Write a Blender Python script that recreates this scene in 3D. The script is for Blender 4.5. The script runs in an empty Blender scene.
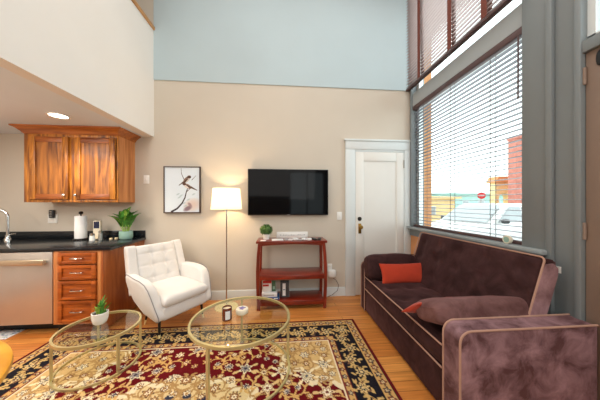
import bpy, bmesh, math, random
import numpy as np
from mathutils import Matrix, Vector, Euler
random.seed(7)
R_ = math.radians
sc = bpy.context.scene
COL = sc.collection

# ------------------------------------------------------------------ materials
def lin(c):
    return tuple(((v/255.0)/12.92 if v/255.0 <= .04045 else ((v/255.0+.055)/1.055)**2.4) for v in c)

def new_mat(name):
    m = bpy.data.materials.new(name); m.use_nodes = True
    nt = m.node_tree; b = nt.nodes['Principled BSDF']
    return m, nt, b

def plain(name, rgb, rough=.5, metal=0, noise=.06, scale=12, bump=0, spec=.5, sheen=0, emit=0, coat=0, trans=0):
    m, nt, b = new_mat(name)
    c = lin(rgb)
    tc = nt.nodes.new('ShaderNodeTexCoord')
    n = nt.nodes.new('ShaderNodeTexNoise'); n.inputs['Scale'].default_value = scale; n.inputs['Detail'].default_value = 4
    nt.links.new(tc.outputs['Object'], n.inputs['Vector'])
    r = nt.nodes.new('ShaderNodeValToRGB')
    r.color_ramp.elements[0].position = .3; r.color_ramp.elements[1].position = .7
    r.color_ramp.elements[0].color = (*[max(0, v*(1-noise)) for v in c], 1)
    r.color_ramp.elements[1].color = (*[min(1, v*(1+noise)) for v in c], 1)
    nt.links.new(n.outputs['Fac'], r.inputs['Fac'])
    nt.links.new(r.outputs['Color'], b.inputs['Base Color'])
    b.inputs['Roughness'].default_value = rough; b.inputs['Metallic'].default_value = metal
    b.inputs['Specular IOR Level'].default_value = spec
    if sheen:
        b.inputs['Sheen Weight'].default_value = sheen; b.inputs['Sheen Roughness'].default_value = .4
    if coat: b.inputs['Coat Weight'].default_value = coat
    if emit:
        nt.links.new(r.outputs['Color'], b.inputs['Emission Color']); b.inputs['Emission Strength'].default_value = emit
    if trans: b.inputs['Transmission Weight'].default_value = trans
    if bump:
        n2 = nt.nodes.new('ShaderNodeTexNoise'); n2.inputs['Scale'].default_value = scale*14
        nt.links.new(tc.outputs['Object'], n2.inputs['Vector'])
        bp = nt.nodes.new('ShaderNodeBump'); bp.inputs['Strength'].default_value = bump; bp.inputs['Distance'].default_value = .004
        nt.links.new(n2.outputs['Fac'], bp.inputs['Height']); nt.links.new(bp.outputs['Normal'], b.inputs['Normal'])
    return m

def wood(name, dark, light, stretch=(14, 14, 1.5), rough=.38, coat=.15):
    m, nt, b = new_mat(name)
    tc = nt.nodes.new('ShaderNodeTexCoord'); mp = nt.nodes.new('ShaderNodeMapping')
    mp.inputs['Scale'].default_value = stretch
    nt.links.new(tc.outputs['Object'], mp.inputs['Vector'])
    n = nt.nodes.new('ShaderNodeTexNoise'); n.inputs['Scale'].default_value = 1.6; n.inputs['Detail'].default_value = 8
    n.inputs['Distortion'].default_value = .9
    nt.links.new(mp.outputs['Vector'], n.inputs['Vector'])
    r = nt.nodes.new('ShaderNodeValToRGB')
    r.color_ramp.elements[0].position = .34; r.color_ramp.elements[1].position = .66
    r.color_ramp.elements[0].color = (*lin(dark), 1); r.color_ramp.elements[1].color = (*lin(light), 1)
    nt.links.new(n.outputs['Fac'], r.inputs['Fac']); nt.links.new(r.outputs['Color'], b.inputs['Base Color'])
    b.inputs['Roughness'].default_value = rough; b.inputs['Coat Weight'].default_value = coat
    return m

def glass_mat(name, tint=(240, 250, 248), gloss=.12):
    m = bpy.data.materials.new(name); m.use_nodes = True
    nt = m.node_tree; nt.nodes.clear()
    o = nt.nodes.new('ShaderNodeOutputMaterial'); mx = nt.nodes.new('ShaderNodeMixShader')
    t = nt.nodes.new('ShaderNodeBsdfTransparent'); t.inputs['Color'].default_value = (*lin(tint), 1)
    g = nt.nodes.new('ShaderNodeBsdfGlossy'); g.inputs['Roughness'].default_value = .02
    fr = nt.nodes.new('ShaderNodeLayerWeight'); fr.inputs['Blend'].default_value = .5
    pw = nt.nodes.new('ShaderNodeMath'); pw.operation = 'POWER'; pw.inputs[1].default_value = 3.5
    ml = nt.nodes.new('ShaderNodeMath'); ml.operation = 'MULTIPLY_ADD'; ml.inputs[1].default_value = gloss*4; ml.inputs[2].default_value = .02
    nt.links.new(fr.outputs['Facing'], pw.inputs[0]); nt.links.new(pw.outputs[0], ml.inputs[0])
    nt.links.new(ml.outputs[0], mx.inputs['Fac'])
    nt.links.new(t.outputs['BSDF'], mx.inputs[1]); nt.links.new(g.outputs['BSDF'], mx.inputs[2])
    nt.links.new(mx.outputs['Shader'], o.inputs['Surface'])
    return m

def floor_mat():
    m, nt, b = new_mat('oak_floor')
    tc = nt.nodes.new('ShaderNodeTexCoord')
    br = nt.nodes.new('ShaderNodeTexBrick')
    br.inputs['Scale'].default_value = 1; br.inputs['Brick Width'].default_value = 1.15; br.inputs['Row Height'].default_value = .092
    br.inputs['Mortar Size'].default_value = .0018; br.inputs['Mortar Smooth'].default_value = .2
    br.inputs['Color1'].default_value = (*lin((228, 158, 82)), 1); br.inputs['Color2'].default_value = (*lin((198, 120, 54)), 1)
    br.inputs['Mortar'].default_value = (*lin((92, 44, 16)), 1); br.offset = .37
    nt.links.new(tc.outputs['Object'], br.inputs['Vector'])
    mp = nt.nodes.new('ShaderNodeMapping'); mp.inputs['Scale'].default_value = (1.6, 26, 1)
    nt.links.new(tc.outputs['Object'], mp.inputs['Vector'])
    n = nt.nodes.new('ShaderNodeTexNoise'); n.inputs['Scale'].default_value = 1.5; n.inputs['Detail'].default_value = 8
    nt.links.new(mp.outputs['Vector'], n.inputs['Vector'])
    r = nt.nodes.new('ShaderNodeValToRGB')
    r.color_ramp.elements[0].position = .3; r.color_ramp.elements[1].position = .72
    r.color_ramp.elements[0].color = (.62, .55, .5, 1); r.color_ramp.elements[1].color = (1.1, 1.1, 1.1, 1)
    nt.links.new(n.outputs['Fac'], r.inputs['Fac'])
    mx = nt.nodes.new('ShaderNodeMix'); mx.data_type = 'RGBA'; mx.blend_type = 'MULTIPLY'; mx.inputs['Factor'].default_value = .8
    nt.links.new(br.outputs['Color'], mx.inputs['A']); nt.links.new(r.outputs['Color'], mx.inputs['B'])
    nt.links.new(mx.outputs['Result'], b.inputs['Base Color'])
    b.inputs['Roughness'].default_value = .33
    return m

def velvet(name, base, hi):
    m, nt, b = new_mat(name)
    tc = nt.nodes.new('ShaderNodeTexCoord')
    n = nt.nodes.new('ShaderNodeTexNoise'); n.inputs['Scale'].default_value = 6.5; n.inputs['Distortion'].default_value = .6; n.inputs['Detail'].default_value = 6; n.inputs['Roughness'].default_value = .62
    nt.links.new(tc.outputs['Object'], n.inputs['Vector'])
    r = nt.nodes.new('ShaderNodeValToRGB')
    r.color_ramp.elements[0].position = .36; r.color_ramp.elements[1].position = .68
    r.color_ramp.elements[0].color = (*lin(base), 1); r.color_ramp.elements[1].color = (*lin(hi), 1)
    nt.links.new(n.outputs['Fac'], r.inputs['Fac']); nt.links.new(r.outputs['Color'], b.inputs['Base Color'])
    b.inputs['Roughness'].default_value = .85; b.inputs['Specular IOR Level'].default_value = .15
    b.inputs['Sheen Weight'].default_value = .35; b.inputs['Sheen Roughness'].default_value = .35
    b.inputs['Sheen Tint'].default_value = (*lin((190, 140, 140)), 1)
    n2 = nt.nodes.new('ShaderNodeTexNoise'); n2.inputs['Scale'].default_value = 9; n2.inputs['Detail'].default_value = 3
    nt.links.new(tc.outputs['Object'], n2.inputs['Vector'])
    bp = nt.nodes.new('ShaderNodeBump'); bp.inputs['Strength'].default_value = .25; bp.inputs['Distance'].default_value = .02
    nt.links.new(n2.outputs['Fac'], bp.inputs['Height']); nt.links.new(bp.outputs['Normal'], b.inputs['Normal'])
    return m

def vcol_mat(name, rough=.9, bump=0):
    m, nt, b = new_mat(name)
    a = nt.nodes.new('ShaderNodeAttribute'); a.attribute_name = 'Col'
    nt.links.new(a.outputs['Color'], b.inputs['Base Color'])
    b.inputs['Roughness'].default_value = rough; b.inputs['Specular IOR Level'].default_value = .15
    if bump:
        tc = nt.nodes.new('ShaderNodeTexCoord')
        n = nt.nodes.new('ShaderNodeTexNoise'); n.inputs['Scale'].default_value = 160
        nt.links.new(tc.outputs['Object'], n.inputs['Vector'])
        bp = nt.nodes.new('ShaderNodeBump'); bp.inputs['Strength'].default_value = bump; bp.inputs['Distance'].default_value = .004
        nt.links.new(n.outputs['Fac'], bp.inputs['Height']); nt.links.new(bp.outputs['Normal'], b.inputs['Normal'])
    return m

def wall_mat(name, rgb):
    return plain(name, rgb, rough=.8, noise=.025, scale=1.4, bump=.08, spec=.2)

M = {}
M['beige'] = wall_mat('beige_wall_paint', (203, 194, 180))
M['blue'] = wall_mat('pale_blue_wall_paint', (182, 198, 203))
M['loft'] = wall_mat('warm_white_wall_paint', (226, 221, 214))
M['ceil'] = wall_mat('ceiling_paint', (214, 212, 208))
M['ceilk'] = wall_mat('kitchen_ceiling_paint', (218, 226, 234))
M['trim'] = plain('grey_white_trim_paint', (212, 218, 218), rough=.45, noise=.02, scale=3)
M['trim_backlit'] = plain('blue_grey_trim_backlit', (122, 129, 131), rough=.5, noise=.02, scale=3)  # blue grey darkened: the backlit shade is put into this colour
M['doorpaint'] = plain('white_door_paint', (226, 224, 218), rough=.4, noise=.015, scale=3)
M['doortan'] = plain('tan_door_paint', (134, 114, 100), rough=.5, noise=.04, scale=3)
M['floor'] = floor_mat()
M['cherry'] = wood('knotty_alder', (108, 54, 10), (210, 136, 50))
M['cherry2'] = wood('knotty_alder_panel', (92, 46, 10), (192, 120, 44), stretch=(10, 10, 1.1))
M['rail'] = wood('alder_rail', (104, 44, 8), (168, 92, 26), stretch=(1.5, 14, 14))
M['cherry_side'] = wood('knotty_alder_side', (176, 104, 52), (212, 142, 84), stretch=(14, 14, 1))
M['drawerwood'] = wood('drawer_alder', (128, 56, 14), (190, 98, 32), stretch=(1.5, 14, 14))
M['redwood'] = wood('mahogany', (96, 22, 10), (142, 44, 20), stretch=(1.5, 14, 14), rough=.3, coat=.3)
M['redwood_v'] = wood('mahogany_upright', (96, 22, 10), (142, 44, 20), rough=.3, coat=.3)
M['oak'] = wood('oak_rail', (176, 118, 58), (214, 158, 92), stretch=(14, 1.5, 14))
M['honey'] = wood('honey_wood', (214, 142, 30), (240, 178, 60), stretch=(3, 3, 3), rough=.3)
M['cream'] = plain('cream_seat', (222, 194, 138), rough=.7)
M['granite'] = plain('black_granite', (22, 27, 32), rough=.22, noise=.5, scale=60)
M['steel'] = plain('brushed_steel', (196, 190, 184), rough=.38, metal=.75, noise=.05, scale=3)
M['chrome'] = plain('chrome', (205, 205, 205), rough=.14, metal=1, noise=.01)
M['gold'] = plain('pale_brass', (214, 202, 150), rough=.34, metal=.6, noise=.05)
M['goldplate'] = plain('polished_brass', (255, 236, 172), rough=.35, metal=.05, noise=.03)
M['glass'] = glass_mat('clear_glass', (248, 252, 250), .08)
M['tglass'] = glass_mat('table_glass', (246, 250, 246), .26)
M['black'] = plain('black_plastic', (16, 16, 18), rough=.4)
M['screen'] = plain('tv_screen', (6, 7, 10), rough=.06, noise=.02, spec=.1)
M['white'] = plain('white_plastic', (236, 236, 232), rough=.45, noise=.015)
M['paper'] = plain('white_paper', (232, 232, 232), rough=.9, noise=.02, bump=.1)
M['linen'] = plain('white_linen', (221, 218, 215), rough=.95, noise=.025, scale=9, bump=.12, spec=.1, sheen=.1)
M['linen_pipe'] = plain('grey_piping', (150, 146, 146), rough=.9)
M['sofa'] = velvet('aubergine_velvet', (48, 28, 28), (72, 46, 46))
M['sofa_arm_lit'] = velvet('aubergine_velvet_arm_lit', (88, 60, 62), (160, 126, 132))  # lit copy of the sofa velvet, highlight streaks put into the colour
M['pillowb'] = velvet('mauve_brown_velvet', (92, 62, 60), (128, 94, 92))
M['pipe'] = plain('tan_piping', (176, 138, 120), rough=.8)
M['orange'] = plain('orange_cushion', (178, 54, 26), rough=.9, noise=.08, bump=.15, sheen=.2)
def shade_mat():
    m_, nt, b = new_mat('lamp_shade_fabric'); nt.nodes.remove(b); o = nt.nodes['Material Output']
    tc = nt.nodes.new('ShaderNodeTexCoord'); n = nt.nodes.new('ShaderNodeTexNoise'); n.inputs['Scale'].default_value = 90
    nt.links.new(tc.outputs['Object'], n.inputs['Vector'])
    r = nt.nodes.new('ShaderNodeValToRGB'); r.color_ramp.elements[0].color = (*lin((244, 234, 214)), 1); r.color_ramp.elements[1].color = (*lin((252, 246, 232)), 1)
    nt.links.new(n.outputs['Fac'], r.inputs['Fac'])
    d_ = nt.nodes.new('ShaderNodeBsdfDiffuse'); t_ = nt.nodes.new('ShaderNodeBsdfTranslucent'); mx = nt.nodes.new('ShaderNodeMixShader'); mx.inputs['Fac'].default_value = .35
    nt.links.new(r.outputs['Color'], d_.inputs['Color']); nt.links.new(r.outputs['Color'], t_.inputs['Color'])
    nt.links.new(d_.outputs[0], mx.inputs[1]); nt.links.new(t_.outputs[0], mx.inputs[2]); nt.links.new(mx.outputs[0], o.inputs['Surface'])
    return m_
M['shade'] = shade_mat()
M['lightdisc'] = plain('lit_diffuser', (255, 240, 214), rough=.6, noise=0, emit=7)
M['brass'] = plain('aged_brass', (168, 130, 66), rough=.35, metal=1, noise=.1)
M['darkmetal'] = plain('dark_metal', (46, 42, 40), rough=.4, metal=.8)
M['silver'] = plain('silver_grille', (160, 158, 152), rough=.4, metal=.8, noise=.3, scale=120)
M['amber'] = plain('amber_jar', (98, 36, 14), rough=.12, noise=.1, coat=.5)
M['wax'] = plain('cream_wax', (236, 214, 176), rough=.6)
M['tin'] = plain('cream_tin', (232, 222, 200), rough=.5, noise=.03)
M['purple'] = plain('purple_print', (120, 108, 160), rough=.7, noise=.35, scale=70)
M['potwhite'] = plain('white_ceramic', (240, 238, 232), rough=.25, noise=.01)
M['potmint'] = plain('mint_ceramic', (150, 186, 172), rough=.45, noise=.03)
M['leaf'] = plain('leaf_green', (74, 136, 48), rough=.5, noise=.45, scale=22)
M['leaflight'] = plain('leaf_pale', (148, 184, 76), rough=.5, noise=.3, scale=30)
M['boxwood'] = plain('boxwood_green', (84, 116, 56), rough=.8, noise=.5, scale=70)
M['soil'] = plain('soil', (52, 38, 28), rough=1)
M['red'] = plain('red_cover', (190, 40, 34), rough=.6)
M['bookblue'] = plain('blue_cover', (40, 84, 140), rough=.6)
M['bookgreen'] = plain('green_cover', (74, 112, 84), rough=.6)
M['bookgrey'] = plain('charcoal_cover', (62, 62, 64), rough=.6)
M['greytext'] = plain('grey_print', (176, 176, 176), rough=.8)
M['bluescreen'] = plain('navy_display', (24, 34, 66), rough=.2)
M['blind'] = plain('maroon_blind', (84, 62, 62), rough=.5, noise=.05)
M['slat_up'] = plain('brown_slat', (176, 156, 152), rough=.45, noise=.05)
M['slat_low'] = plain('grey_slat', (122, 122, 128), rough=.45, noise=.05)
M['tape'] = plain('rust_tape', (112, 58, 46), rough=.9)
M['cord'] = plain('thin_cord', (90, 84, 80), rough=.9)
M['asphalt'] = plain('asphalt', (150, 150, 150), rough=.95, noise=.1, scale=3)
M['carwhite'] = plain('white_car_paint', (232, 232, 230), rough=.25, coat=.6, noise=.01)
M['carglass'] = plain('car_glass', (168, 174, 176), rough=.08, noise=.1, scale=1)
M['tyre'] = plain('tyre', (36, 36, 38), rough=.9)
M['yellowb'] = plain('yellow_stucco', (244, 216, 158), rough=.9, scale=2)
M['teal'] = plain('teal_siding', (176, 214, 202), rough=.9, scale=2)
M['brick'] = plain('red_brick', (196, 124, 108), rough=.9, noise=.2, scale=5)
M['tanbrick'] = plain('tan_brick', (214, 150, 100), rough=.9, noise=.12, scale=5)
M['signred'] = plain('sign_red', (196, 30, 34), rough=.5)
M['pattern'] = vcol_mat('woven_pile', .95, .5)
M['print'] = vcol_mat('printed_canvas', .7)

# ------------------------------------------------------------------ object helpers
ORG = {}
def empty(name, label, cat, loc=(0, 0, 0), rz=0, group=None, kind=None):
    o = bpy.data.objects.new(name, None); COL.objects.link(o)
    o.location = loc; o.rotation_euler = (0, 0, rz); o.empty_display_size = .1
    tag(o, label, cat, group, kind)
    ORG[o.name] = Vector(loc) if rz == 0 else Vector((0, 0, 0))
    return o
def tag(o, label, cat, group=None, kind=None):
    o['label'] = label; o['category'] = cat
    if group: o['group'] = group
    if kind: o['kind'] = kind
    return o

class MB:
    """collects shapes, then becomes one mesh"""
    def __init__(s): s.b = bmesh.new()
    def add(s, verts, faces):
        vs = [s.b.verts.new(v) for v in verts]
        for f in faces:
            try: s.b.faces.new([vs[i] for i in f])
            except ValueError: pass
        return vs
    def box(s, x0, x1, y0, y1, z0, z1, bev=0, seg=2, mat=None):
        t = bmesh.new(); r = bmesh.ops.create_cube(t, size=1)
        for v in t.verts:
            v.co = Vector((x0+(v.co.x+.5)*(x1-x0), y0+(v.co.y+.5)*(y1-y0), z0+(v.co.z+.5)*(z1-z0)))
        if bev: bmesh.ops.bevel(t, geom=list(t.edges), offset=bev, segments=seg, affect='EDGES', profile=.5)
        return s._merge(t, mat)
    def _merge(s, t, mat=None):
        t.verts.ensure_lookup_table()
        for i, v in enumerate(t.verts): v.index = i
        vs = [(mat @ v.co if mat else v.co.copy()) for v in t.verts]
        fs = [[v.index for v in f.verts] for f in t.faces]
        t.free(); s.add(vs, fs); return s
    def prism(s, pts, axis, a0, a1, bev=0, seg=2, mat=None):
        """closed polygon pts (2-D) extruded along axis 'x','y' or 'z'"""
        t = bmesh.new()
        def mk(p, a): return {'x': (a, p[0], p[1]), 'y': (p[0], a, p[1]), 'z': (p[0], p[1], a)}[axis]
        A = [t.verts.new(mk(p, a0)) for p in pts]; B = [t.verts.new(mk(p, a1)) for p in pts]
        t.faces.new(A); t.faces.new(list(reversed(B)))
        n = len(pts)
        for i in range(n): t.faces.new([A[i], B[i], B[(i+1) % n], A[(i+1) % n]])
        bmesh.ops.recalc_face_normals(t, faces=list(t.faces))
        if bev: bmesh.ops.bevel(t, geom=list(t.edges), offset=bev, segments=seg, affect='EDGES', profile=.5)
        return s._merge(t, mat)
    def lathe(s, prof, c=(0, 0, 0), n=28, mat=None, caps=True):
        vs, fs = [], []
        for (r, z) in prof:
            for i in range(n):
                a = 2*math.pi*i/n; p = Vector((c[0]+r*math.cos(a), c[1]+r*math.sin(a), c[2]+z)); vs.append(mat @ p if mat else p)
        for k in range(len(prof)-1):
            for i in range(n):
                j = (i+1) % n; fs.append([k*n+i, k*n+j, (k+1)*n+j, (k+1)*n+i])
        if caps and prof[0][0] > 1e-5: fs.append(list(reversed(range(n))))
        if caps and prof[-1][0] > 1e-5: fs.append([(len(prof)-1)*n+i for i in range(n)])
        s.add(vs, fs); return s
    def tube(s, path, r, n=8, closed=False, r1=None):
        P = [Vector(p) for p in path]; L = len(P); vs, fs = [], []
        up = None
        for i, p in enumerate(P):
            a = P[(i-1) % L] if (closed or i > 0) else p; b = P[(i+1) % L] if (closed or i < L-1) else p
            d = (b-a).normalized()
            if up is None:
                up = Vector((0, 0, 1)) if abs(d.z) < .9 else Vector((1, 0, 0))
            x = up.cross(d)
            if x.length < 1e-6: x = Vector((1, 0, 0)).cross(d)
            x.normalize(); y = d.cross(x).normalized(); up = y
            rr = r if r1 is None else r+(r1-r)*i/(L-1)
            for k in range(n):
                t = 2*math.pi*k/n; vs.append(p+x*math.cos(t)*rr+y*math.sin(t)*rr)
        m = L if closed else L-1
        for i in range(m):
            j = (i+1) % L
            for k in range(n):
                l = (k+1) % n; fs.append([i*n+k, i*n+l, j*n+l, j*n+k])
        if not closed: fs.append(list(reversed(range(n)))); fs.append([(L-1)*n+k for k in range(n)])
        s.add(vs, fs); return s
    def superbox(s, sx, sy, sz, mat=None, e1=.3, e2=.3, n=36, m=20, fn=None):
        """soft rounded block with half sizes sx, sy, sz"""
        f = lambda w, e: math.copysign(abs(w)**e, w)
        vs, fs = [], []
        for j in range(m+1):
            ph = -math.pi/2+math.pi*j/m
            for i in range(n):
                th = -math.pi+2*math.pi*i/n
                p = Vector((sx*f(math.cos(ph), e1)*f(math.cos(th), e2), sy*f(math.cos(ph), e1)*f(math.sin(th), e2), sz*f(math.sin(ph), e1)))
                if fn: p = fn(p)
                vs.append(mat @ p if mat else p)
        for j in range(m):
            for i in range(n):
                k = (i+1) % n; fs.append([j*n+i, j*n+k, (j+1)*n+k, (j+1)*n+i])
        s.add(vs, fs); return s
    def slab(s, w, h, t, mat, nu=60, nv=40, p=14, q=3.0, dents=(), r0=.05, depth=.012, grooves=(), gd=.006, gw=.012, taper=0):
        """cushion slab in local x (width) / y (height) with puffed front (+z); dents are button positions"""
        vs, fs = [], []
        def sp(u): return math.sin(u*math.pi/2)*.35+u*.65
        us = [sp(-1+2*i/nu) for i in range(nu+1)]; vv = [sp(-1+2*j/nv) for j in range(nv+1)]
        for side in (1, -1):
            for v in vv:
                for u in us:
                    e = max(0, (1-abs(u)**p))**(1/q)*max(0, (1-abs(v)**p))**(1/q)
                    x = u*w/2*(1+taper*v); y = v*h/2; z = side*t/2*e
                    if side > 0 and e > .3:
                        for (bx, by) in dents:
                            z -= depth*math.exp(-(((x-bx)**2+(y-by)**2)/r0**2))
                        for (ax, pos) in grooves:
                            d = (x if ax == 'x' else y)-pos
                            z -= gd*math.exp(-(d/gw)**2)
                    vs.append(mat @ Vector((x, y, z)))
        N = (nu+1)*(nv+1)
        for j in range(nv):
            for i in range(nu):
                a = j*(nu+1)+i; f = [a, a+1, a+nu+2, a+nu+1]
                fs.append(f); fs.append([N+k for k in reversed(f)])
        s.add(vs, fs)
        bmesh.ops.remove_doubles(s.b, verts=list(s.b.verts), dist=1e-5); return s
    def pillow(s, w, h, t, mat, n=30, wr=0, seed=0):
        vs, fs = [], []; rn = random.Random(seed); ph = [rn.uniform(0, 6) for _ in range(6)]
        for side in (1, -1):
            for j in range(n+1):
                for i in range(n+1):
                    u = math.sin((-1+2*i/n)*math.pi/2); v = math.sin((-1+2*j/n)*math.pi/2)
                    e = (max(0, 1-u*u)*max(0, 1-v*v))**.42
                    x = u*w/2*(1-.07*(1-v*v)); y = v*h/2*(1-.08*(1-u*u))
                    z = side*t/2*e*(1+wr*math.sin(5*u+3*v+ph[0])+wr*.6*math.sin(11*u-4*v+ph[1]))
                    vs.append(mat @ Vector((x, y, z)))
        N = (n+1)**2
        for j in range(n):
            for i in range(n):
                a = j*(n+1)+i; f = [a, a+1, a+n+2, a+n+1]
                fs.append(f); fs.append([N+k for k in reversed(f)])
        s.add(vs, fs); bmesh.ops.remove_doubles(s.b, verts=list(s.b.verts), dist=1e-5); return s
    def leaf(s, base, tip, width, up=(0, 0, 1), bend=.1, n=8, fold=.15):
        b, t = Vector(base), Vector(tip); d = t-b; side = d.cross(Vector(up))
        if side.length < 1e-6: side = Vector((1, 0, 0))
        side.normalize(); nn = side.cross(d).normalized(); vs, fs = [], []
        for i in range(n+1):
            f = i/n; w = width/2*(math.sin(math.pi*min(1, f*.93+.07))**.8); c = b+d*f+nn*bend*d.length*math.sin(math.pi*f)
            vs += [c-side*w+nn*w*fold*2, c, c+side*w+nn*w*fold*2]
        for i in range(n):
            a = 3*i; fs += [[a, a+1, a+4, a+3], [a+1, a+2, a+5, a+4]]
        s.add(vs, fs); return s
    def build(s, name, mat, parent=None, smooth=True, angle=40):
        bmesh.ops.recalc_face_normals(s.b, faces=list(s.b.faces))
        me = bpy.data.meshes.new(name)
        if parent is not None:
            top = parent
            while top.parent is not None: top = top.parent
            org = ORG.get(top.name, Vector((0, 0, 0)))
            for v in s.b.verts: v.co -= org
        s.b.to_mesh(me); s.b.free()
        me.materials.append(mat)
        if smooth:
            try: me.shade_auto_smooth
            except AttributeError: pass
            for p in me.polygons: p.use_smooth = True
            try: me.set_sharp_from_angle(angle=R_(angle))
            except Exception: pass
        o = bpy.data.objects.new(name, me); COL.objects.link(o)
        if parent is not None: o.parent = parent
        return o

def one(name, mb, mat, label, cat, group=None, kind=None):
    return tag(mb.build(name, mat), label, cat, group, kind)
def struct(name, mb, mat, label, cat):
    return one(name, mb, mat, label, cat, None, 'structure')

def color_grid(name, rgb, X, Y, Z, mat, parent=None):
    """mesh grid with one painted colour per vertex; rgb array (ny, nx, 3) in 0-255"""
    ny, nx = rgb.shape[:2]
    co = np.stack([X, Y, Z], -1).reshape(-1, 3).astype(np.float32)
    if parent is not None:
        co = co-np.array(ORG.get(parent.name, (0, 0, 0)), dtype=np.float32)
    idx = np.arange(nx*ny).reshape(ny, nx)
    q = np.stack([idx[:-1, :-1], idx[:-1, 1:], idx[1:, 1:], idx[1:, :-1]], -1).reshape(-1, 4)
    me = bpy.data.meshes.new(name)
    me.vertices.add(len(co)); me.vertices.foreach_set('co', co.ravel())
    me.loops.add(q.size); me.loops.foreach_set('vertex_index', q.ravel().astype(np.int32))
    me.polygons.add(len(q)); me.polygons.foreach_set('loop_start', (np.arange(len(q))*4).astype(np.int32))
    me.update(calc_edges=True)
    c = np.clip(rgb.reshape(-1, 3)/255.0, 0, 1)
    c = np.where(c <= .04045, c/12.92, ((c+.055)/1.055)**2.4)
    ca = me.color_attributes.new('Col', 'FLOAT_COLOR', 'POINT')
    ca.data.foreach_set('color', np.concatenate([c, np.ones((len(c), 1))], 1).astype(np.float32).ravel())
    me.materials.append(mat)
    o = bpy.data.objects.new(name, me); COL.objects.link(o)
    if parent is not None: o.parent = parent
    return o

XW, YB, XL = 1.964, 3.27, -1.79      # window wall, rear wall of the view, loft face
CZ = 5.0
# ------------------------------------------------------------------ room shell
m = MB(); m.box(-4.05, XW+.18, -2.75, YB+.15, -.12, 0); struct('floor', m, M['floor'], 'honey orange oak plank floor of the whole room', 'floor')
m = MB(); m.box(-4.05, XW+.18, YB, YB+.15, 0, CZ); struct('wall_back', m, M['beige'], 'beige back wall carrying the television', 'wall')
m = MB(); m.prism([(XL, 3.113), (XW-.001, 3.109), (XW-.001, CZ), (XL, CZ)], 'y', YB-.012, YB); struct('wall_upper', m, M['blue'], 'pale blue upper part of the back wall', 'wall')
DY0, DY1, DZ = .40, 1.299, 3.3
m = MB()
WY0, WY1 = 1.654, 3.2
for (a, b, c, d) in ((-2.75, DY0, 0, CZ), (DY0, DY1, DZ, CZ), (DY1, WY0, 0, CZ), (WY0, WY1, 0, 1.0), (WY0, WY1, 4.75, CZ), (WY1, YB+.15, 0, CZ)):
    m.box(XW, XW+.18, a, b, c, d)
struct('wall_right', m, M['trim_backlit'], 'blue grey wall on the right around the tall windows', 'wall')
m = MB(); m.box(XW, XW+.18, WY0, WY1, 2.84, 3.03); struct('trim_3', m, plain('beam_paint_lit', (160, 166, 168), rough=.5, noise=.02), 'grey beam with painted-in daylight between the lower and upper windows', 'trim')  # lighter than the pier because the light on it is put into the colour
m = MB(); m.box(-4.05, -3.9, -2.75, YB, 0, CZ); struct('wall_left', m, M['beige'], 'beige kitchen side wall outside the view at left', 'wall')
m = MB()
for (a, b, c, d) in ((-3.9, .3, 0, CZ), (1.75, XW, 0, CZ), (.3, 1.75, 0, .8), (.3, 1.75, 2.7, CZ)): m.box(a, b, -2.75, -2.6, c, d)
struct('wall_front', m, M['beige'], 'beige wall behind the viewer with one window', 'wall')
m = MB(); m.box(-4.05, XW+.18, -2.75, YB+.15, CZ, CZ+.12); struct('ceiling', m, M['ceil'], 'high white ceiling over the living room', 'ceiling')
m = MB(); m.box(XL-.12, XL, -2.6, YB, 2.3132, 3.8); struct('wall_loft', m, M['loft'], 'warm white side of the loft above the kitchen', 'wall')
m = MB(); m.box(-3.9, XL-.1205, -2.6, YB, 2.3135, 2.42); struct('ceiling_kitchen', m, M['ceilk'], 'low grey ceiling under the loft over the kitchen', 'ceiling')
m = MB(); m.box(XL-.14, XL+.02, -2.6, YB, 3.8, 3.85, .008); struct('trim_1', m, M['oak'], 'oak cap running along the top of the loft wall', 'trim')
def baseb(x0, x1):
    mm = MB(); mm.prism([(YB, 0), (YB-.018, 0), (YB-.018, .105), (YB-.012, .125), (YB, .13)], 'x', x0, x1); return mm
struct('baseboard_back', baseb(-1.9, .943), M['trim'], 'grey white baseboard along the back wall', 'baseboard')
# rear window behind the viewer
w = empty('window_3', 'large window in the wall behind the viewer', 'window', (1.02, -2.68, .8), kind='structure')
m = MB()
for a in ((.3, .36, .8, 2.7), (1.69, 1.75, .8, 2.7), (.36, 1.69, .8, .86), (.36, 1.69, 2.64, 2.7), (1.0, 1.05, .86, 2.64)): m.box(a[0], a[1], -2.72, -2.64, a[2], a[3])
m.build('window_frame', M['trim'], w, False)
m = MB(); m.box(.36, 1.69, -2.69, -2.685, .86, 2.64); m.build('pane', M['glass'], w, False)

# ------------------------------------------------------------------ white panel door (back wall)
d = empty('door_1', 'white single panel door with brass knob in the back wall', 'door', (1.475, YB, 0), kind='structure')
m = MB()
m.box(.943, 1.085, YB-.03, YB-.0005, 0, 2.19, .004); m.box(1.865, XW-.002, YB-.03, YB-.0005, 0, 2.19, .004)
m.box(.943, XW-.002, YB-.032, YB-.0005, 2.19, 2.315, .004); m.box(.925, XW-.002, YB-.045, YB-.0005, 2.315, 2.345, .006)
m.box(1.083, 1.098, YB-.02, YB-.0005, 0, 2.175); m.box(1.852, 1.867, YB-.02, YB-.0005, 0, 2.175); m.box(1.083, 1.867, YB-.02, YB-.0005, 2.16, 2.19)
m.build('door_casing', M['trim'], d)
m = MB(); L0, L1, LT = 1.1, 1.85, 2.156
yf, yb2, yp = YB-.022, YB-.0005, YB-.008
PX0, PX1, PZ0, PZ1 = 1.225, 1.735, .25, 2.02
m.box(L0, PX0, yf, yb2, .008, LT, .003); m.box(PX1, L1, yf, yb2, .008, LT, .003)
m.box(PX0, PX1, yf, yb2, .008, PZ0, .003); m.box(PX0, PX1, yf, yb2, PZ1, LT, .003); m.box(PX0-.005, PX1+.005, yp, yb2, PZ0-.005, PZ1+.005)
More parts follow.
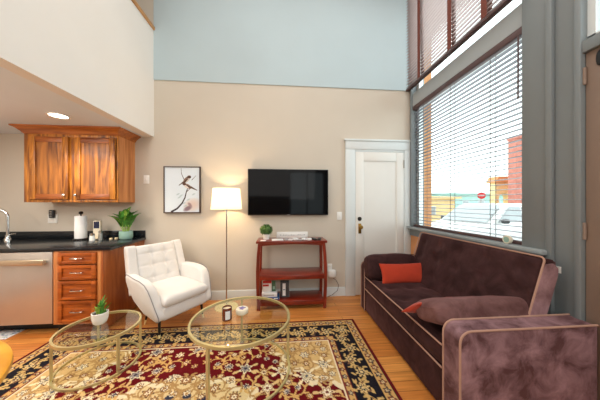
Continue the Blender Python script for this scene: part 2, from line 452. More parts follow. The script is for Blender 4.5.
m.build('door_leaf', M['doorpaint'], d)
m = MB(); m.prism([(1.14, .93), (1.185, .93), (1.185, 1.08), (1.14, 1.08)], 'y', YB-.03, YB-.021, .004); m.build('knob_plate', M['brass'], d)
m = MB(); m.lathe([(.0, 0), (.012, 0), (.012, .03), (.026, .04), (.03, .055), (.022, .068), (0, .07)], mat=Matrix.Translation((1.163, YB-.028, 1.03)) @ Matrix.Rotation(R_(90), 4, 'X')); m.build('door_knob', M['brass'], d)
m = MB(); m.lathe([(0, 0), (.03, 0), (.03, .012), (.02, .022), (0, .022)], mat=Matrix.Translation((1.16, YB-.021, 1.15)) @ Matrix.Rotation(R_(90), 4, 'X')); m.build('deadbolt', M['darkmetal'], d)
for z in (1.98, .3):
    m = MB(); m.box(1.845, 1.858, YB-.034, YB-.02, z-.06, z+.06, .004); m.build('hinge', M['silver'], d)

# ------------------------------------------------------------------ windows in the right wall
def window(name, z0, z1, label, mull):
    w = empty(name, label, 'window', (XW+.1, 2.43, z0), kind='structure')
    m = MB(); X0, X1 = XW+.07, XW+.13
    m.box(X0, X1, WY0, WY0+.05, z0, z1); m.box(X0, X1, WY1-.05, WY1, z0, z1)
    m.box(X0, X1, WY0+.05, WY1-.05, z0, z0+.05); m.box(X0, X1, WY0+.05, WY1-.05, z1-.05, z1)
    for y in mull: m.box(X0, X1, y-.02, y+.02, z0+.05, z1-.05)
    m.build('window_frame', M['trim'], w, False)
    m = MB(); m.box(XW+.098, XW+.102, WY0+.05, WY1-.05, z0+.05, z1-.05); m.build('pane', M['glass'], w, False)
    return w
w1 = window('window_1', 1.0, 2.84, 'large lower window behind the sofa looking onto the street', ())
m = MB(); m.box(XW-.075, XW+.07, 1.47, YB-.002, 1.0, 1.035, .008); m.build('window_sill', plain('sill_paint', (150, 156, 157), rough=.45, noise=.02), w1)
m = MB(); m.box(XW-.022, XW-.0005, 1.5, YB-.002, .9, 1.0, .004); m.build('sill_apron', M['trim_backlit'], w1)
w2 = window('window_2', 3.03, 4.75, 'upper window above the lower one near the ceiling', ())
m = MB()
m.box(XW-.022, XW-.0005, 1.485, WY0, 1.036, 4.9, .004); m.box(XW-.034, XW-.0005, 1.445, 1.488, 0, 4.9, .008); m.box(XW-.022, XW-.0005, WY1, YB-.034, 1.036, 3.1, .003)
m.box(XW-.022, XW-.0005, 1.488, 1.53, 0, .9, .004)
struct('trim_2', m, M['trim_backlit'], 'blue grey window casing running up the right wall', 'trim')
m = MB(); m.box(XW-.002, XW-.0002, WY1-.02, YB-.002, .05, .9); m.box(XW-.002, XW-.0002, 2.75, WY1-.02, .05, .9)
struct('wall_under', m, M['tanbrick'], 'tan painted patch of wall below the window sill', 'wall')

def blind(name, label, x, z0, z1, y0, y1, smat, tapes, tw, pitch, tilt, loc):
    b = empty(name, label, 'window blind', loc)
    m = MB(); m.box(x-.032, x+.03, y0, y1, z1-.06, z1, .004); m.build('headrail', M['blind'], b)
    m = MB(); z = z0+.055; sw = .05; ct, st = math.cos(tilt)*sw/2, math.sin(tilt)*sw/2
    while z < z1-.07:
        m.prism([(x-ct, z-st), (x, z+.004), (x+ct, z+st), (x+ct, z+st+.003), (x, z+.007), (x-ct, z-st+.003)], 'y', y0+.01, y1-.01); z += pitch
    m.build('slats', smat, b, False)
    m = MB(); m.box(x-.028, x+.028, y0+.005, y1-.005, z0, z0+.03, .006); m.build('bottom_rail', M['blind'], b)
    for y in tapes:
        m = MB()
        for s in (-1, 1): m.box(x+s*.0285-.0008, x+s*.0285+.0008, y-tw/2, y+tw/2, z0+.03, z1-.06)
        m.build('ladder_tape', M['tape'] if tw > .01 else M['cord'], b, False)
    return b
b1 = blind('window_blind', 'open grey slatted blind over the lower window behind the sofa', XW+.03, 1.037, 2.838, WY0+.004, WY1-.004, M['slat_low'], (1.95, 2.45, 2.95), .006, .0455, R_(2), (XW+.03, 2.43, 1.04))
m = MB(); m.tube([(XW-.01, 1.69, 2.77), (XW-.012, 1.69, 2.25)], .006); m.build('tilt_wand', M['blind'], b1)
b2 = blind('window_blind', 'brown slatted blind with rust ladder tapes over the upper window', XW-.056, 3.085, 4.78, 1.60, YB-.02, M['slat_up'], (1.93, 2.36, 2.92), .06, .045, R_(15), (XW-.056, 2.43, 3.1))

# tan door at the right edge with transom
d2 = empty('door_2', 'tan entrance door with transom at the right edge', 'door', (XW, .85, 0), kind='structure')
m = MB(); m.box(XW-.02, XW+.06, DY1-.002, DY1+.035, 0, 3.35, .006); m.box(XW-.02, XW+.06, DY0-.035, DY0+.002, 0, 3.35, .006); m.box(XW-.02, XW+.06, DY0, DY1, 3.27, 3.35, .006)
m.build('door_casing', M['trim_backlit'], d2)
m = MB(); m.box(XW-.012, XW+.08, DY0, DY1, 2.36, 2.44, .006); m.build('transom_bar', M['trim_backlit'], d2)
m = MB(); m.box(XW+.012, XW+.055, DY0+.004, DY1-.004, .01, 2.358, .004)
m.box(XW+.004, XW+.013, DY0+.11, DY1-.11, .2, 1.0, .004); m.box(XW+.004, XW+.013, DY0+.11, DY1-.11, 1.12, 2.2, .004)
m.build('door_leaf', M['doortan'], d2)
m = MB()
for y0, y1 in ((DY0, DY0+.04), (DY1-.04, DY1)): m.box(XW+.03, XW+.07, y0, y1, 2.44, 3.27)
m.box(XW+.03, XW+.07, DY0, DY1, 2.44, 2.47); m.build('transom_frame', M['trim'], d2, False)
m = MB(); m.box(XW+.048, XW+.052, DY0+.04, DY1-.04, 2.47, 3.27); m.build('transom_pane', M['glass'], d2, False)
for z in (2.21, 1.2, .25):
    m = MB(); m.lathe([(.009, -.055), (.009, .055)], (XW+.002, DY1-.006, z), 12); m.build('hinge', M['doortan'], d2)
m = MB(); m.superbox(.006, .022, .05, Matrix.Translation((XW+.008, 1.222, 2.29)), .8, .8, 16, 10); m.build('door_hook', M['black'], d2)

# ------------------------------------------------------------------ wall plates
def plate(name, x, z, w, h, label, cat, group=None):
    o = empty(name, label, cat, (x, YB, z), group=group)
    m = MB(); m.box(x-w/2, x+w/2, YB-.008, YB-.0005, z-h/2, z+h/2, .003); m.build('cover_plate', M['white'], o)
    return o
for x, z, l in ((-1.888, 1.716, 'white light switch on the wall beside the upper cabinet'), (.856, 1.193, 'white light switch left of the white door')):
    s = plate('light_switch', x, z, .075, .12, l, 'light switch')
    m = MB(); m.box(x-.008, x+.008, YB-.018, YB-.007, z-.014, z+.014, .002); m.build('toggle', M['potwhite'], s)
s = plate('wall_outlet', .71, .425, .07, .115, 'white wall outlet beside the red console table', 'outlet')
m = MB()
for dz in (-.022, .022): m.box(.695, .725, YB-.011, YB-.007, .425+dz-.014, .425+dz+.014, .003)
m.build('socket', M['potwhite'], s)
s = empty('plug_adapter', 'white round plug with thin cord in the outlet by the console', 'plug', (.73, YB-.04, .36))
m = MB(); m.superbox(.062, .03, .06, Matrix.Translation((.735, YB-.043, .345)), .6, .8, 24, 14); m.build('plug_body', M['white'], s)
m = MB(); m.tube([(.74, YB-.045, .29), (.80, YB-.03, .24), (.84, YB-.03, .17), (.82, YB-.03, .09), (.74, YB-.04, .03), (.66, YB-.06, .012)], .0035, 6); m.build('cord', M['cord'], s)
s = plate('wall_outlet', -3.094, 1.175, .12, .12, 'white double outlet above the kitchen backsplash', 'outlet')
m = MB(); m.box(-3.135, -3.10, YB-.011, YB-.007, 1.14, 1.21, .003); m.box(-3.085, -3.05, YB-.011, YB-.007, 1.14, 1.21, .003); m.build('socket', M['potwhite'], s)
s = empty('plug_in_device', 'grey black plug-in device in the kitchen outlet', 'plug', (-3.085, YB-.03, 1.2))
m = MB(); m.box(-3.108, -3.052, YB-.05, YB-.0115, 1.185, 1.295, .013, 3); m.build('device_body', M['bookgrey'], s)
m = MB()
for dz in (-.03, .0, .03): m.box(-3.096, -3.064, YB-.054, YB-.049, 1.24+dz-.006, 1.24+dz+.006, .002)
m.build('vent', M['silver'], s)

# ------------------------------------------------------------------ television
t = empty('television', 'black flat television mounted on the back wall', 'television', (.095, YB-.06, 1.21))
TX0, TX1, TZ0, TZ1 = -.484, .674, 1.211, 1.873
m = MB(); m.box(TX0, TX1, YB-.075, YB-.04, TZ0, TZ1, .006); m.build('bezel', M['black'], t)
m = MB(); m.box(TX0+.01, TX1-.01, YB-.0765, YB-.0745, TZ0+.016, TZ1-.01); m.build('screen', M['screen'], t, False)
m = MB(); m.box(-.1, .29, YB-.041, YB-.001, 1.4, 1.7, .006); m.build('wall_bracket', M['darkmetal'], t)
m = MB(); m.box(.075, .115, YB-.078, YB-.074, TZ0+.004, TZ0+.009); m.build('badge', M['greytext'], t, False)

# ------------------------------------------------------------------ framed bird print
p = empty('framed_picture', 'framed print of two small birds on a branch', 'picture', (-1.397, YB, 1.244))
AX0, AX1, AZ0, AZ1 = -1.645, -1.149, 1.246, 1.9
m = MB()
for a in ((AX0, AX0+.014, AZ0, AZ1), (AX1-.014, AX1, AZ0, AZ1), (AX0+.014, AX1-.014, AZ0, AZ0+.014), (AX0+.014, AX1-.014, AZ1-.014, AZ1)): m.box(a[0], a[1], YB-.04, YB-.0005, a[2], a[3])
m.build('frame', wood('walnut_frame', (52, 36, 28), (86, 62, 46)), p, False)
nx, ny = 170, 224
U, V = np.meshgrid(np.linspace(0, 1, nx), np.linspace(0, 1, ny)); As = ny/nx
img = np.ones((ny, nx, 3))*np.array([222, 233, 241.])
img += (np.random.RandomState(3).rand(ny, nx, 1)-.5)*5
def blob(cx, cy, rx, ry, ang, col, soft=.25, a=1.0):
    dx, dy = U-cx, (V-cy)*As; c, s_ = math.cos(ang), math.sin(ang)
    e = ((dx*c+dy*s_)/rx)**2+((-dx*s_+dy*c)/ry)**2
    k = np.clip((1-e)/soft, 0, 1)[..., None]*a
    img[:] = img*(1-k)+np.array(col)*k
def stroke(pts, w0, w1, col, a=1.0):
    n = 90
    for i in range(n):
        f = i/(n-1)*(len(pts)-1); k = min(int(f), len(pts)-2); g = f-k
        x = pts[k][0]*(1-g)+pts[k+1][0]*g; y = pts[k][1]*(1-g)+pts[k+1][1]*g
        r = w0+(w1-w0)*i/(n-1); blob(x, y, r, r, 0, col, .5, a)
blob(.8, .16, .3, .22, .3, (214, 184, 168), 1, .7); blob(.66, .08, .16, .08, .5, (120, 96, 108), .8, .8); blob(.72, .17, .09, .05, -.8, (150, 124, 128), .8, .8)
for (x, y) in ((.38, .4), (.47, .37), (.42, .33), (.68, .28), (.55, .2), (.83, .4), (.6, .14)): blob(x, y, .07, .025, .5, (176, 196, 200), .9, .8)
stroke([(.2, .01), (.36, .08), (.5, .2), (.58, .32), (.62, .45), (.66, .54)], .03, .012, (58, 50, 56))
stroke([(.62, .45), (.72, .52)], .012, .006, (90, 74, 74)); stroke([(.47, .98), (.48, .86), (.55, .74)], .006, .012, (110, 108, 112))
stroke([(.78, .72), (.9, .82)], .01, .006, (110, 108, 112))
stroke([(.55, .68), (.41, .6)], .025, .01, (96, 74, 68)); blob(.63, .73, .13, .065, .75, (128, 104, 92)); blob(.66, .72, .08, .035, .75, (206, 198, 188)); blob(.7, .79, .06, .045, .2, (84, 62, 54)); blob(.74, .77, .02, .012, 0, (40, 34, 32)); blob(.6, .70, .1, .02, .75, (70, 52, 46))
stroke([(.75, .56), (.93, .49)], .03, .01, (86, 66, 62)); blob(.66, .58, .13, .06, -.55, (140, 116, 104)); blob(.62, .57, .08, .035, -.6, (222, 214, 206)); blob(.56, .63, .055, .045, 0, (94, 70, 60)); blob(.7, .57, .1, .02, -.5, (74, 56, 50))
color_grid('print', img, AX0+.014+U*(AX1-AX0-.028), np.full_like(U, YB-.03), AZ0+.014+V*(AZ1-AZ0-.028), M['print'], p)

# ------------------------------------------------------------------ kitchen
CF = 2.545
k = empty('countertop', 'black stone kitchen countertop with low backsplash', 'countertop', (-2.86, 2.9, .875))
m = MB(); m.prism([(-3.9, 2.53), (-1.828, 2.53), (-1.895, YB-.001), (-3.9, YB-.001)], 'z', .877, .91, .004); m.build('slab', M['granite'], k)
m = MB(); m.box(-3.899, -1.9, YB-.022, YB-.001, .9105, 1.005, .003); m.build('backsplash', M['granite'], k)
m = MB(); m.box(-3.88, -3.42, 2.62, 2.88, .9102, .9125); m.build('sink_rim', M['darkmetal'], k)
f = empty('kitchen_faucet', 'chrome gooseneck faucet at the kitchen sink', 'faucet', (-3.27, 2.93, .91))
fx, fy = -3.27, 2.93
m = MB(); m.lathe([(.028, 0), (.028, .05), (.02, .06), (.02, .09), (0, .09)], (fx, fy, .9105)); m.build('base', M['chrome'], f)
m = MB(); pts = [(fx, fy, 1.0), (fx, fy, 1.22)]+[(fx-.08+.08*math.cos(a), fy-.02+.02*math.cos(a), 1.22+.085*math.sin(a)) for a in [math.pi*i/10 for i in range(1, 11)]]+[(fx-.16, fy-.04, 1.16)]
m.tube(pts, .014, 12); m.build('spout', M['chrome'], f)
m = MB(); m.tube([(fx+.018, fy, 1.0), (fx+.09, fy-.01, 1.02)], .011, 10, r1=.008); m.build('lever', M['chrome'], f)

# dishwasher
w = empty('dishwasher', 'stainless steel dishwasher under the black counter', 'dishwasher', (-2.71, CF, 0))
m = MB(); m.box(-3.01, -2.408, CF+.03, YB-.02, .095, .872); m.build('tub', M['black'], w)
m = MB(); m.box(-3.008, -2.412, CF-.005, CF+.03, .112, .868, .006); m.build('door', M['steel'], w)
m = MB(); m.box(-2.97, -2.447, CF-.06, CF-.04, .742, .80, .009, 3)
for x in (-2.94, -2.477): m.box(x-.012, x+.012, CF-.045, CF-.003, .752, .79, .003)
m.build('handle', plain('warm_steel', (206, 190, 166), rough=.28, metal=.9, noise=.03), w)
m = MB(); m.box(-3.01, -2.408, CF+.125, CF+.135, .0, .108); m.build('toe_kick', M['black'], w)

# sink cabinet left of the dishwasher
c = empty('sink_cabinet', 'wooden two door sink cabinet left of the dishwasher', 'cabinet', (-3.45, CF, 0))
m = MB(); m.box(-3.895, -3.015, CF+.02, YB-.02, .1, .876); m.box(-3.895, -3.015, CF, CF+.02, .1, .876, .002); m.build('carcass', M['cherry'], c)
m = MB(); m.box(-3.895, -3.015, CF+.125, CF+.14, 0, .1); m.build('toe_kick', M['black'], c)
for x0, x1, kx in ((-3.86, -3.46, -3.49), (-3.45, -3.05, -3.42)):
    m = MB()
    for a in ((x0, x0+.06, .14, .85), (x1-.06, x1, .14, .85), (x0+.06, x1-.06, .14, .2), (x0+.06, x1-.06, .79, .85)): m.box(a[0], a[1], CF-.02, CF-.0005, a[2], a[3], .003)
    m.box(x0+.055, x1-.055, CF-.008, CF-.0005, .195, .795); o = m.build('door', M['drawerwood'], c)
    m = MB(); m.lathe([(.006, 0), (.006, .014), (.016, .02), (.016, .028), (0, .032)], mat=Matrix.Translation((kx, CF-.02, .8)) @ Matrix.Rotation(R_(90), 4, 'X')); m.build('knob', M['chrome'], o)

# lower drawer cabinet
c = empty('drawer_cabinet', 'orange brown wooden base cabinet with four drawers', 'cabinet', (-2.16, CF, 0))
m = MB()
m.box(-2.405, -1.934, CF+.02, YB-.02, .1, .876)
m.box(-2.405, -2.352, CF, CF+.02, .1, .876, .002); m.box(-1.972, -1.934, CF, CF+.02, .1, .876, .002)
m.box(-2.352, -1.972, CF, CF+.02, .1, .12); m.box(-2.352, -1.972, CF, CF+.02, .862, .876)
m.build('carcass', M['cherry_side'], c)
m = MB(); m.box(-1.933, -1.915, CF, YB-.002, .014, .876, .002); m.build('end_panel', wood('end_panel_alder', (150, 76, 30), (188, 108, 52), stretch=(14, 9, 1)), c)
m = MB(); m.box(-2.405, -1.934, CF+.055, CF+.07, 0, .1); m.build('toe_kick', M['black'], c)
for z0, z1 in ((.742, .858), (.573, .728), (.362, .56), (.125, .35)):
    dr = MB()
    x0, x1 = -2.348, -1.976; fr = .04
    dr.box(x0, x1, CF-.006, CF+.019, z0, z1)
    for a in ((x0, x0+fr, z0, z1), (x1-fr, x1, z0, z1), (x0+fr, x1-fr, z0, z0+fr*.8), (x0+fr, x1-fr, z1-fr*.8, z1)): dr.box(a[0], a[1], CF-.02, CF-.005, a[2], a[3], .003)
    o = dr.build('drawer', M['drawerwood'], c)
    zc = (z0+z1)/2; hm = MB(); hm.tube([(-2.22, CF-.006, zc), (-2.218, CF-.03, zc), (-2.20, CF-.04, zc), (-2.124, CF-.04, zc), (-2.106, CF-.03, zc), (-2.104, CF-.006, zc)], .006, 8); hm.build('handle', M['chrome'], o)

# upper cabinet
c = empty('upper_cabinet', 'orange brown wooden wall cabinet with two panel doors', 'cabinet', (-2.57, YB, 1.39))
UF = 2.94
m = MB(); m.box(-3.104, -2.042, UF+.02, YB-.001, 1.395, 2.235); m.build('carcass', M['cherry_side'], c)
m = MB()
for a in ((-3.104, -3.03, 1.395, 2.235), (-2.05, -2.038, 1.395, 2.235), (-2.60, -2.52, 1.425, 2.195), (-3.03, -2.05, 1.395, 1.425), (-3.03, -2.05, 2.195, 2.235)): m.box(a[0], a[1], UF, UF+.021, a[2], a[3], .002)
m.build('face_frame', M['cherry'], c)
for (x0, x1, kx) in ((-3.026, -2.598, -2.628), (-2.522, -2.06, -2.495)):
    m = MB(); z0, z1 = 1.43, 2.19; fr = .065
    for a in ((x0, x0+fr, z0, z1), (x1-fr, x1, z0, z1)): m.box(a[0], a[1], UF-.022, UF-.0005, a[2], a[3], .004)
    o = m.build('door', M['cherry'], c)
    for a in ((x0+fr, x1-fr, z0, z0+fr), (x0+fr, x1-fr, z1-fr, z1)):
        m = MB(); m.box(a[0], a[1], UF-.021, UF-.0005, a[2], a[3], .004); m.build('rail', M['rail'], o)
    m = MB(); m.box(x0+fr-.004, x1-fr+.004, UF-.009, UF-.0008, z0+fr-.004, z1-fr+.004); m.build('door_panel', M['cherry2'], o)
    m = MB(); m.lathe([(.006, 0), (.006, .014), (.016, .02), (.016, .028), (0, .032)], mat=Matrix.Translation((kx, UF-.022, 1.482)) @ Matrix.Rotation(R_(90), 4, 'X')); m.build('knob', M['chrome'], o)
m = MB()
def crown_ring(off, z): return [(-3.104-off, UF-off, z), (-2.042+off, UF-off, z), (-2.042+off, YB-.001, z), (-3.104-off, YB-.001, z)]
prof = [(.002, 2.225), (.012, 2.235), (.02, 2.25), (.055, 2.285), (.08, 2.298), (.082, 2.311)]
rings = [crown_ring(o_, z_) for o_, z_ in prof]; vs = [v for r_ in rings for v in r_]; fs = []
for i in range(len(rings)-1):
    for j in range(4): kk = (j+1) % 4; fs.append([i*4+j, i*4+kk, (i+1)*4+kk, (i+1)*4+j])
fs.append([0, 1, 2, 3]); fs.append([(len(rings)-1)*4+j for j in range(4)])
m.add(vs, fs); m.build('crown_moulding', wood('crown_alder', (140, 72, 22), (188, 110, 44), stretch=(1.5, 14, 14)), c, angle=25)
l = empty('recessed_light', 'lit round recessed ceiling light over the kitchen counter', 'ceiling light', (-2.36, 2.55, 2.312))
m = MB(); m.lathe([(.075, 0), (.095, 0), (.095, -.008), (.075, -.006), (.075, 0)], (-2.36, 2.55, 2.3125), caps=False); m.build('trim_ring', M['white'], l)
m = MB(); m.lathe([(0, -.001), (.076, -.001), (.076, -.005), (0, -.005)], (-2.36, 2.55, 2.3125)); m.build('diffuser', M['lightdisc'], l)

# counter items
px, py = -2.60, 3.1
o = empty('paper_towel_holder', 'paper towel roll on a dark holder standing on the counter', 'paper towel', (px, py, .91))
m = MB(); m.lathe([(0, 0), (.078, 0), (.078, .012), (.075, .018), (0, .018)], (px, py, .911)); m.build('base', M['darkmetal'], o)
m = MB(); m.lathe([(.006, .018), (.006, .33), (.02, .335), (.024, .35), (.015, .365), (0, .367)], (px, py, .911), 16); m.build('post', M['darkmetal'], o)
m = MB(); m.lathe([(.02, .02), (.060, .02), (.062, .03), (.062, .30), (.058, .308), (.02, .308)], (px, py, .911)); m.build('paper_roll', M['paper'], o)
o = empty('kitchen_timer', 'small white digital display stand on the black counter', 'timer', (-2.42, 3.12, .91))
m = MB(); m.box(-2.465, -2.375, 3.11, 3.14, .985, 1.155, .008); m.box(-2.465, -2.385, 3.07, 3.15, .911, .93, .006); m.box(-2.44, -2.40, 3.11, 3.135, .93, .99, .004); m.build('stand', M['tin'], o)
m = MB(); m.box(-2.452, -2.385, 3.107, 3.111, 1.055, 1.145); m.build('display', M['bluescreen'], o, False)
for (x, y, nm, lb, r) in ((-2.40, 3.02, 'salt_shaker', 'short glass shaker with chrome cap in front of the digital display', .03), (-2.33, 3.06, 'pepper_shaker', 'taller silver shaker right of the digital display', .026)):
    h = .09 if nm[0] == 's' else .125
    o = empty(nm, lb, 'shaker', (x, y, .91))
    m = MB(); m.lathe([(0, 0), (r, 0), (r*.92, h*.4), (r*.8, h*.7), (0, h*.7)], (x, y, .911), 16); m.build('jar', M['white'] if nm[0] == 's' else M['silver'], o)
    m = MB(); m.lathe([(r*.84, h*.7), (r*.84, h*.92), (r*.5, h), (0, h)], (x, y, .911), 16); m.build('cap', M['chrome'], o)
for x, y, r, lb in ((-2.235, 3.10, .018, 'small pale round token nearest the shakers on the counter'), (-2.195, 3.14, .02, 'small pale round token nearest the mint pot on the counter')):
    m = MB(); m.lathe([(0, 0), (r, 0), (r, .012), (r*.8, .016), (0, .016)], (x, y, .911), 16)
    one('token', m, M['wax'], lb, 'token')
px, py = -2.06, 3.12
o = empty('potted_plant', 'green leafy plant in a mint pot on the kitchen counter', 'plant', (px, py, .91))
m = MB(); m.lathe([(0, 0), (.062, 0), (.072, .012), (.076, .06), (.074, .105), (.066, .105), (.066, .09), (0, .09)], (px, py, .911)); m.build('pot', M['potmint'], o)
m = MB(); m.lathe([(0, .092), (.066, .092), (0, .1)], (px, py, .911)); m.build('soil', M['soil'], o)
rn = random.Random(5)
lf = [(-.14, .06, .21, .09), (-.11, -.05, .27, .1), (-.04, .03, .32, .1), (.01, -.04, .33, .11), (.07, .02, .29, .1), (.16, -.02, .27, .085), (.12, -.06, .22, .1), (-.06, -.09, .22, .1), (.04, -.09, .24, .1), (-.17, -.02, .24, .075), (.02, .06, .36, .1), (.10, .05, .31, .09), (-.09, .05, .3, .1)]
for (dx, dy, dz, wd) in lf:
    dx *= 1.3; wd *= 1.3; dz *= .97
    m = MB(); b0 = (px+dx*.12, py+dy*.12, 1.0); mid = (px+dx*.3, py+dy*.3, 1.0+dz*.32)
    m.leaf(mid, (px+dx, py+dy, .93+dz+.06), wd, bend=.16); lo = m.build('leaf', M['leaf'], o)
    m = MB(); m.tube([b0, mid], .004, 6); m.build('stem', M['leaflight'], lo)
    m = MB(); m.leaf(Vector(mid)+Vector((0, -.004, .004)), Vector((px+dx*.92, py+dy*.92-.004, .93+dz*.96+.064)), wd*.34, bend=.17); m.build('midrib', M['leaflight'], lo)

# ------------------------------------------------------------------ rug (woven pattern painted per knot)
RX0, RX1, RY0, RY1 = -2.31, .845, .18, 2.58
W_, L_ = RX1-RX0, RY1-RY0
st = .0062; nx, ny = int(W_/st)+1, int(L_/st)+1
ux, uy = np.linspace(0, W_, nx), np.linspace(0, L_, ny)
PX, PY = np.meshgrid(ux, uy)
mirX = np.minimum(PX, W_-PX); mirY = np.minimum(PY, L_-PY)
dist = np.minimum(mirX, mirY)
maroon, tan, black, cream, beige = [np.array(v, float) for v in ((98, 10, 18), (198, 158, 98), (26, 24, 32), (226, 210, 176), (206, 172, 116))]
col = np.zeros((ny, nx, 3)); col[:] = maroon
rs = np.random.RandomState(11)
# central maroon field, cream corner spandrels and medallion
qx, qy = W_/2-mirX, L_/2-mirY         # distance from the centre, quarter symmetric
ang = np.arctan2(qy/.8, qx)
corner = np.hypot((mirX-.36)/.56, (mirY-.36)/.56); ca_ = np.arctan2(mirY-.38, mirX-.38)
corner = corner+.07*np.cos(ca_*14)
inC = (corner < 1) & (dist > .38); col[inC] = beige
rimC = (np.abs(corner-1) < .05) & (dist > .38); col[rimC] = cream
med = np.hypot(qx/.62, qy/.42)+.07*np.cos(ang*16)
inM = med < 1; col[inM] = (214, 190, 142); col[np.abs(med-1) < .06] = cream; col[med < .55] = (150, 40, 40); col[np.abs(med-.55) < .05] = (50, 50, 70)
BX, BY = mirX, mirY
def paint(mask, c, al=1.0): col[mask] = col[mask]*(1-al)+np.array(c)*al
def rosette(cx, cy, r, petals, outer, inner, core, rot=0.0):
    i0, i1 = max(0, int((cy-r*1.2)/st)), min(ny, int((cy+r*1.2)/st)+2); j0, j1 = max(0, int((cx-r*1.2)/st)), min(nx, int((cx+r*1.2)/st)+2)
    if i1 <= i0 or j1 <= j0: return
    dx, dy = PX[i0:i1, j0:j1]-cx, PY[i0:i1, j0:j1]-cy
    rr = np.hypot(dx, dy); aa = np.arctan2(dy, dx)+rot
    sub = col[i0:i1, j0:j1]
    edge = r*(.78+.22*np.cos(petals*aa))
    dark_ = sub[:, :, 1] > 60
    sub[(rr < edge*1.16+.004) & dark_] = (104, 70, 48)
    sub[rr < edge] = outer
    sub[(rr < edge*.72) & (rr > edge*.58)] = core
    sub[rr < edge*.58] = inner
    sub[rr < r*.22] = core
def disc(cx, cy, r, c):
    i0, i1 = max(0, int((cy-r)/st)), min(ny, int((cy+r)/st)+2); j0, j1 = max(0, int((cx-r)/st)), min(nx, int((cx+r)/st)+2)
    if i1 <= i0 or j1 <= j0: return
    dx, dy = PX[i0:i1, j0:j1]-cx, PY[i0:i1, j0:j1]-cy
    col[i0:i1, j0:j1][np.hypot(dx, dy) < r] = c
def leafy(cx, cy, r, a, c, ratio=.4):
    i0, i1 = max(0, int((cy-r)/st)), min(ny, int((cy+r)/st)+2); j0, j1 = max(0, int((cx-r)/st)), min(nx, int((cx+r)/st)+2)
    if i1 <= i0 or j1 <= j0: return
    dx, dy = PX[i0:i1, j0:j1]-cx, PY[i0:i1, j0:j1]-cy
    e = ((dx*math.cos(a)+dy*math.sin(a))/r)**2+((-dx*math.sin(a)+dy*math.cos(a))/(r*ratio))**2
    col[i0:i1, j0:j1][e < 1] = c
def quad(fn):
    """draw one motif mirrored into the four quarters"""
    for sx in (0, 1):
        for sy in (0, 1): fn(sx, sy)
def QX(x, sx): return W_-x if sx else x
def QY(y, sy): return L_-y if sy else y
def vine(x, y, r, turns, a0, c, hand=1):
    for i in range(int(60*turns)):
        f = i/(60*turns); a = a0+hand*turns*2*math.pi*f; rr = r*(1-.8*f)
        xx, yy = x+rr*math.cos(a), y+rr*math.sin(a)
        quad(lambda sx, sy: disc(QX(xx, sx), QY(yy, sy), .0065, c))
        if i % 9 == 4:
            quad(lambda sx, sy: leafy(QX(xx+.02*math.cos(a), sx), QY(yy+.02*math.sin(a), sy), .023, (a+.7)*(1 if sx == sy else -1), c))
# field motifs: vines, palmettes and rosettes
pts = []
tries = 0
while len(pts) < 95 and tries < 9000:
    tries += 1
    x, y = rs.uniform(.42, W_/2+.02), rs.uniform(.42, L_/2+.02); r = rs.choice([.045, .06, .075, .09])
    if all(math.hypot(x-a, y-b) > (r+c)*.93 for a, b, c in pts): pts.append((x, y, r))
def sample(x, y): return col[min(ny-1, max(0, int(y/st))), min(nx-1, max(0, int(x/st)))]
bg = {i: sample(x, y).copy() for i, (x, y, r) in enumerate(pts)}
for i, (x, y, r) in enumerate(pts):
    if i % 2 == 0:
        on_m = bg[i][1] < 60
        vine(x, y, r*1.9, .9, rs.uniform(0, 6.28), (206, 164, 100) if on_m else (172, 134, 84), 1 if i % 4 else -1)
for i, (x, y, r) in enumerate(pts):
    on_m = bg[i][1] < 60
    if on_m: o_, n_, c_ = [((222, 196, 150), (236, 224, 196), (120, 70, 56)), ((208, 164, 96), (228, 208, 168), (104, 26, 30)), ((228, 212, 180), (148, 140, 140), (62, 52, 66))][i % 3]
    else: o_, n_, c_ = [((240, 230, 206), (206, 170, 116), (140, 100, 66)), ((176, 132, 80), (238, 224, 190), (120, 60, 46)), ((236, 222, 190), (214, 196, 156), (96, 92, 100))][i % 3]
    pt = int(rs.choice([6, 8, 10])); rot = rs.uniform(0, 1); rsc = r*(.66 if r > .05 else .58)
    quad(lambda sx, sy: rosette(QX(x, sx), QY(y, sy), rsc, pt, o_, n_, c_, rot))
    if r > .07:
        for kk in range(6):
            a = kk*1.047+rot; xx, yy = x+r*.92*math.cos(a), y+r*.92*math.sin(a)
            quad(lambda sx, sy: leafy(QX(xx, sx), QY(yy, sy), .026, a*(1 if sx == sy else -1), (214, 180, 124) if on_m else (232, 214, 174), .5))
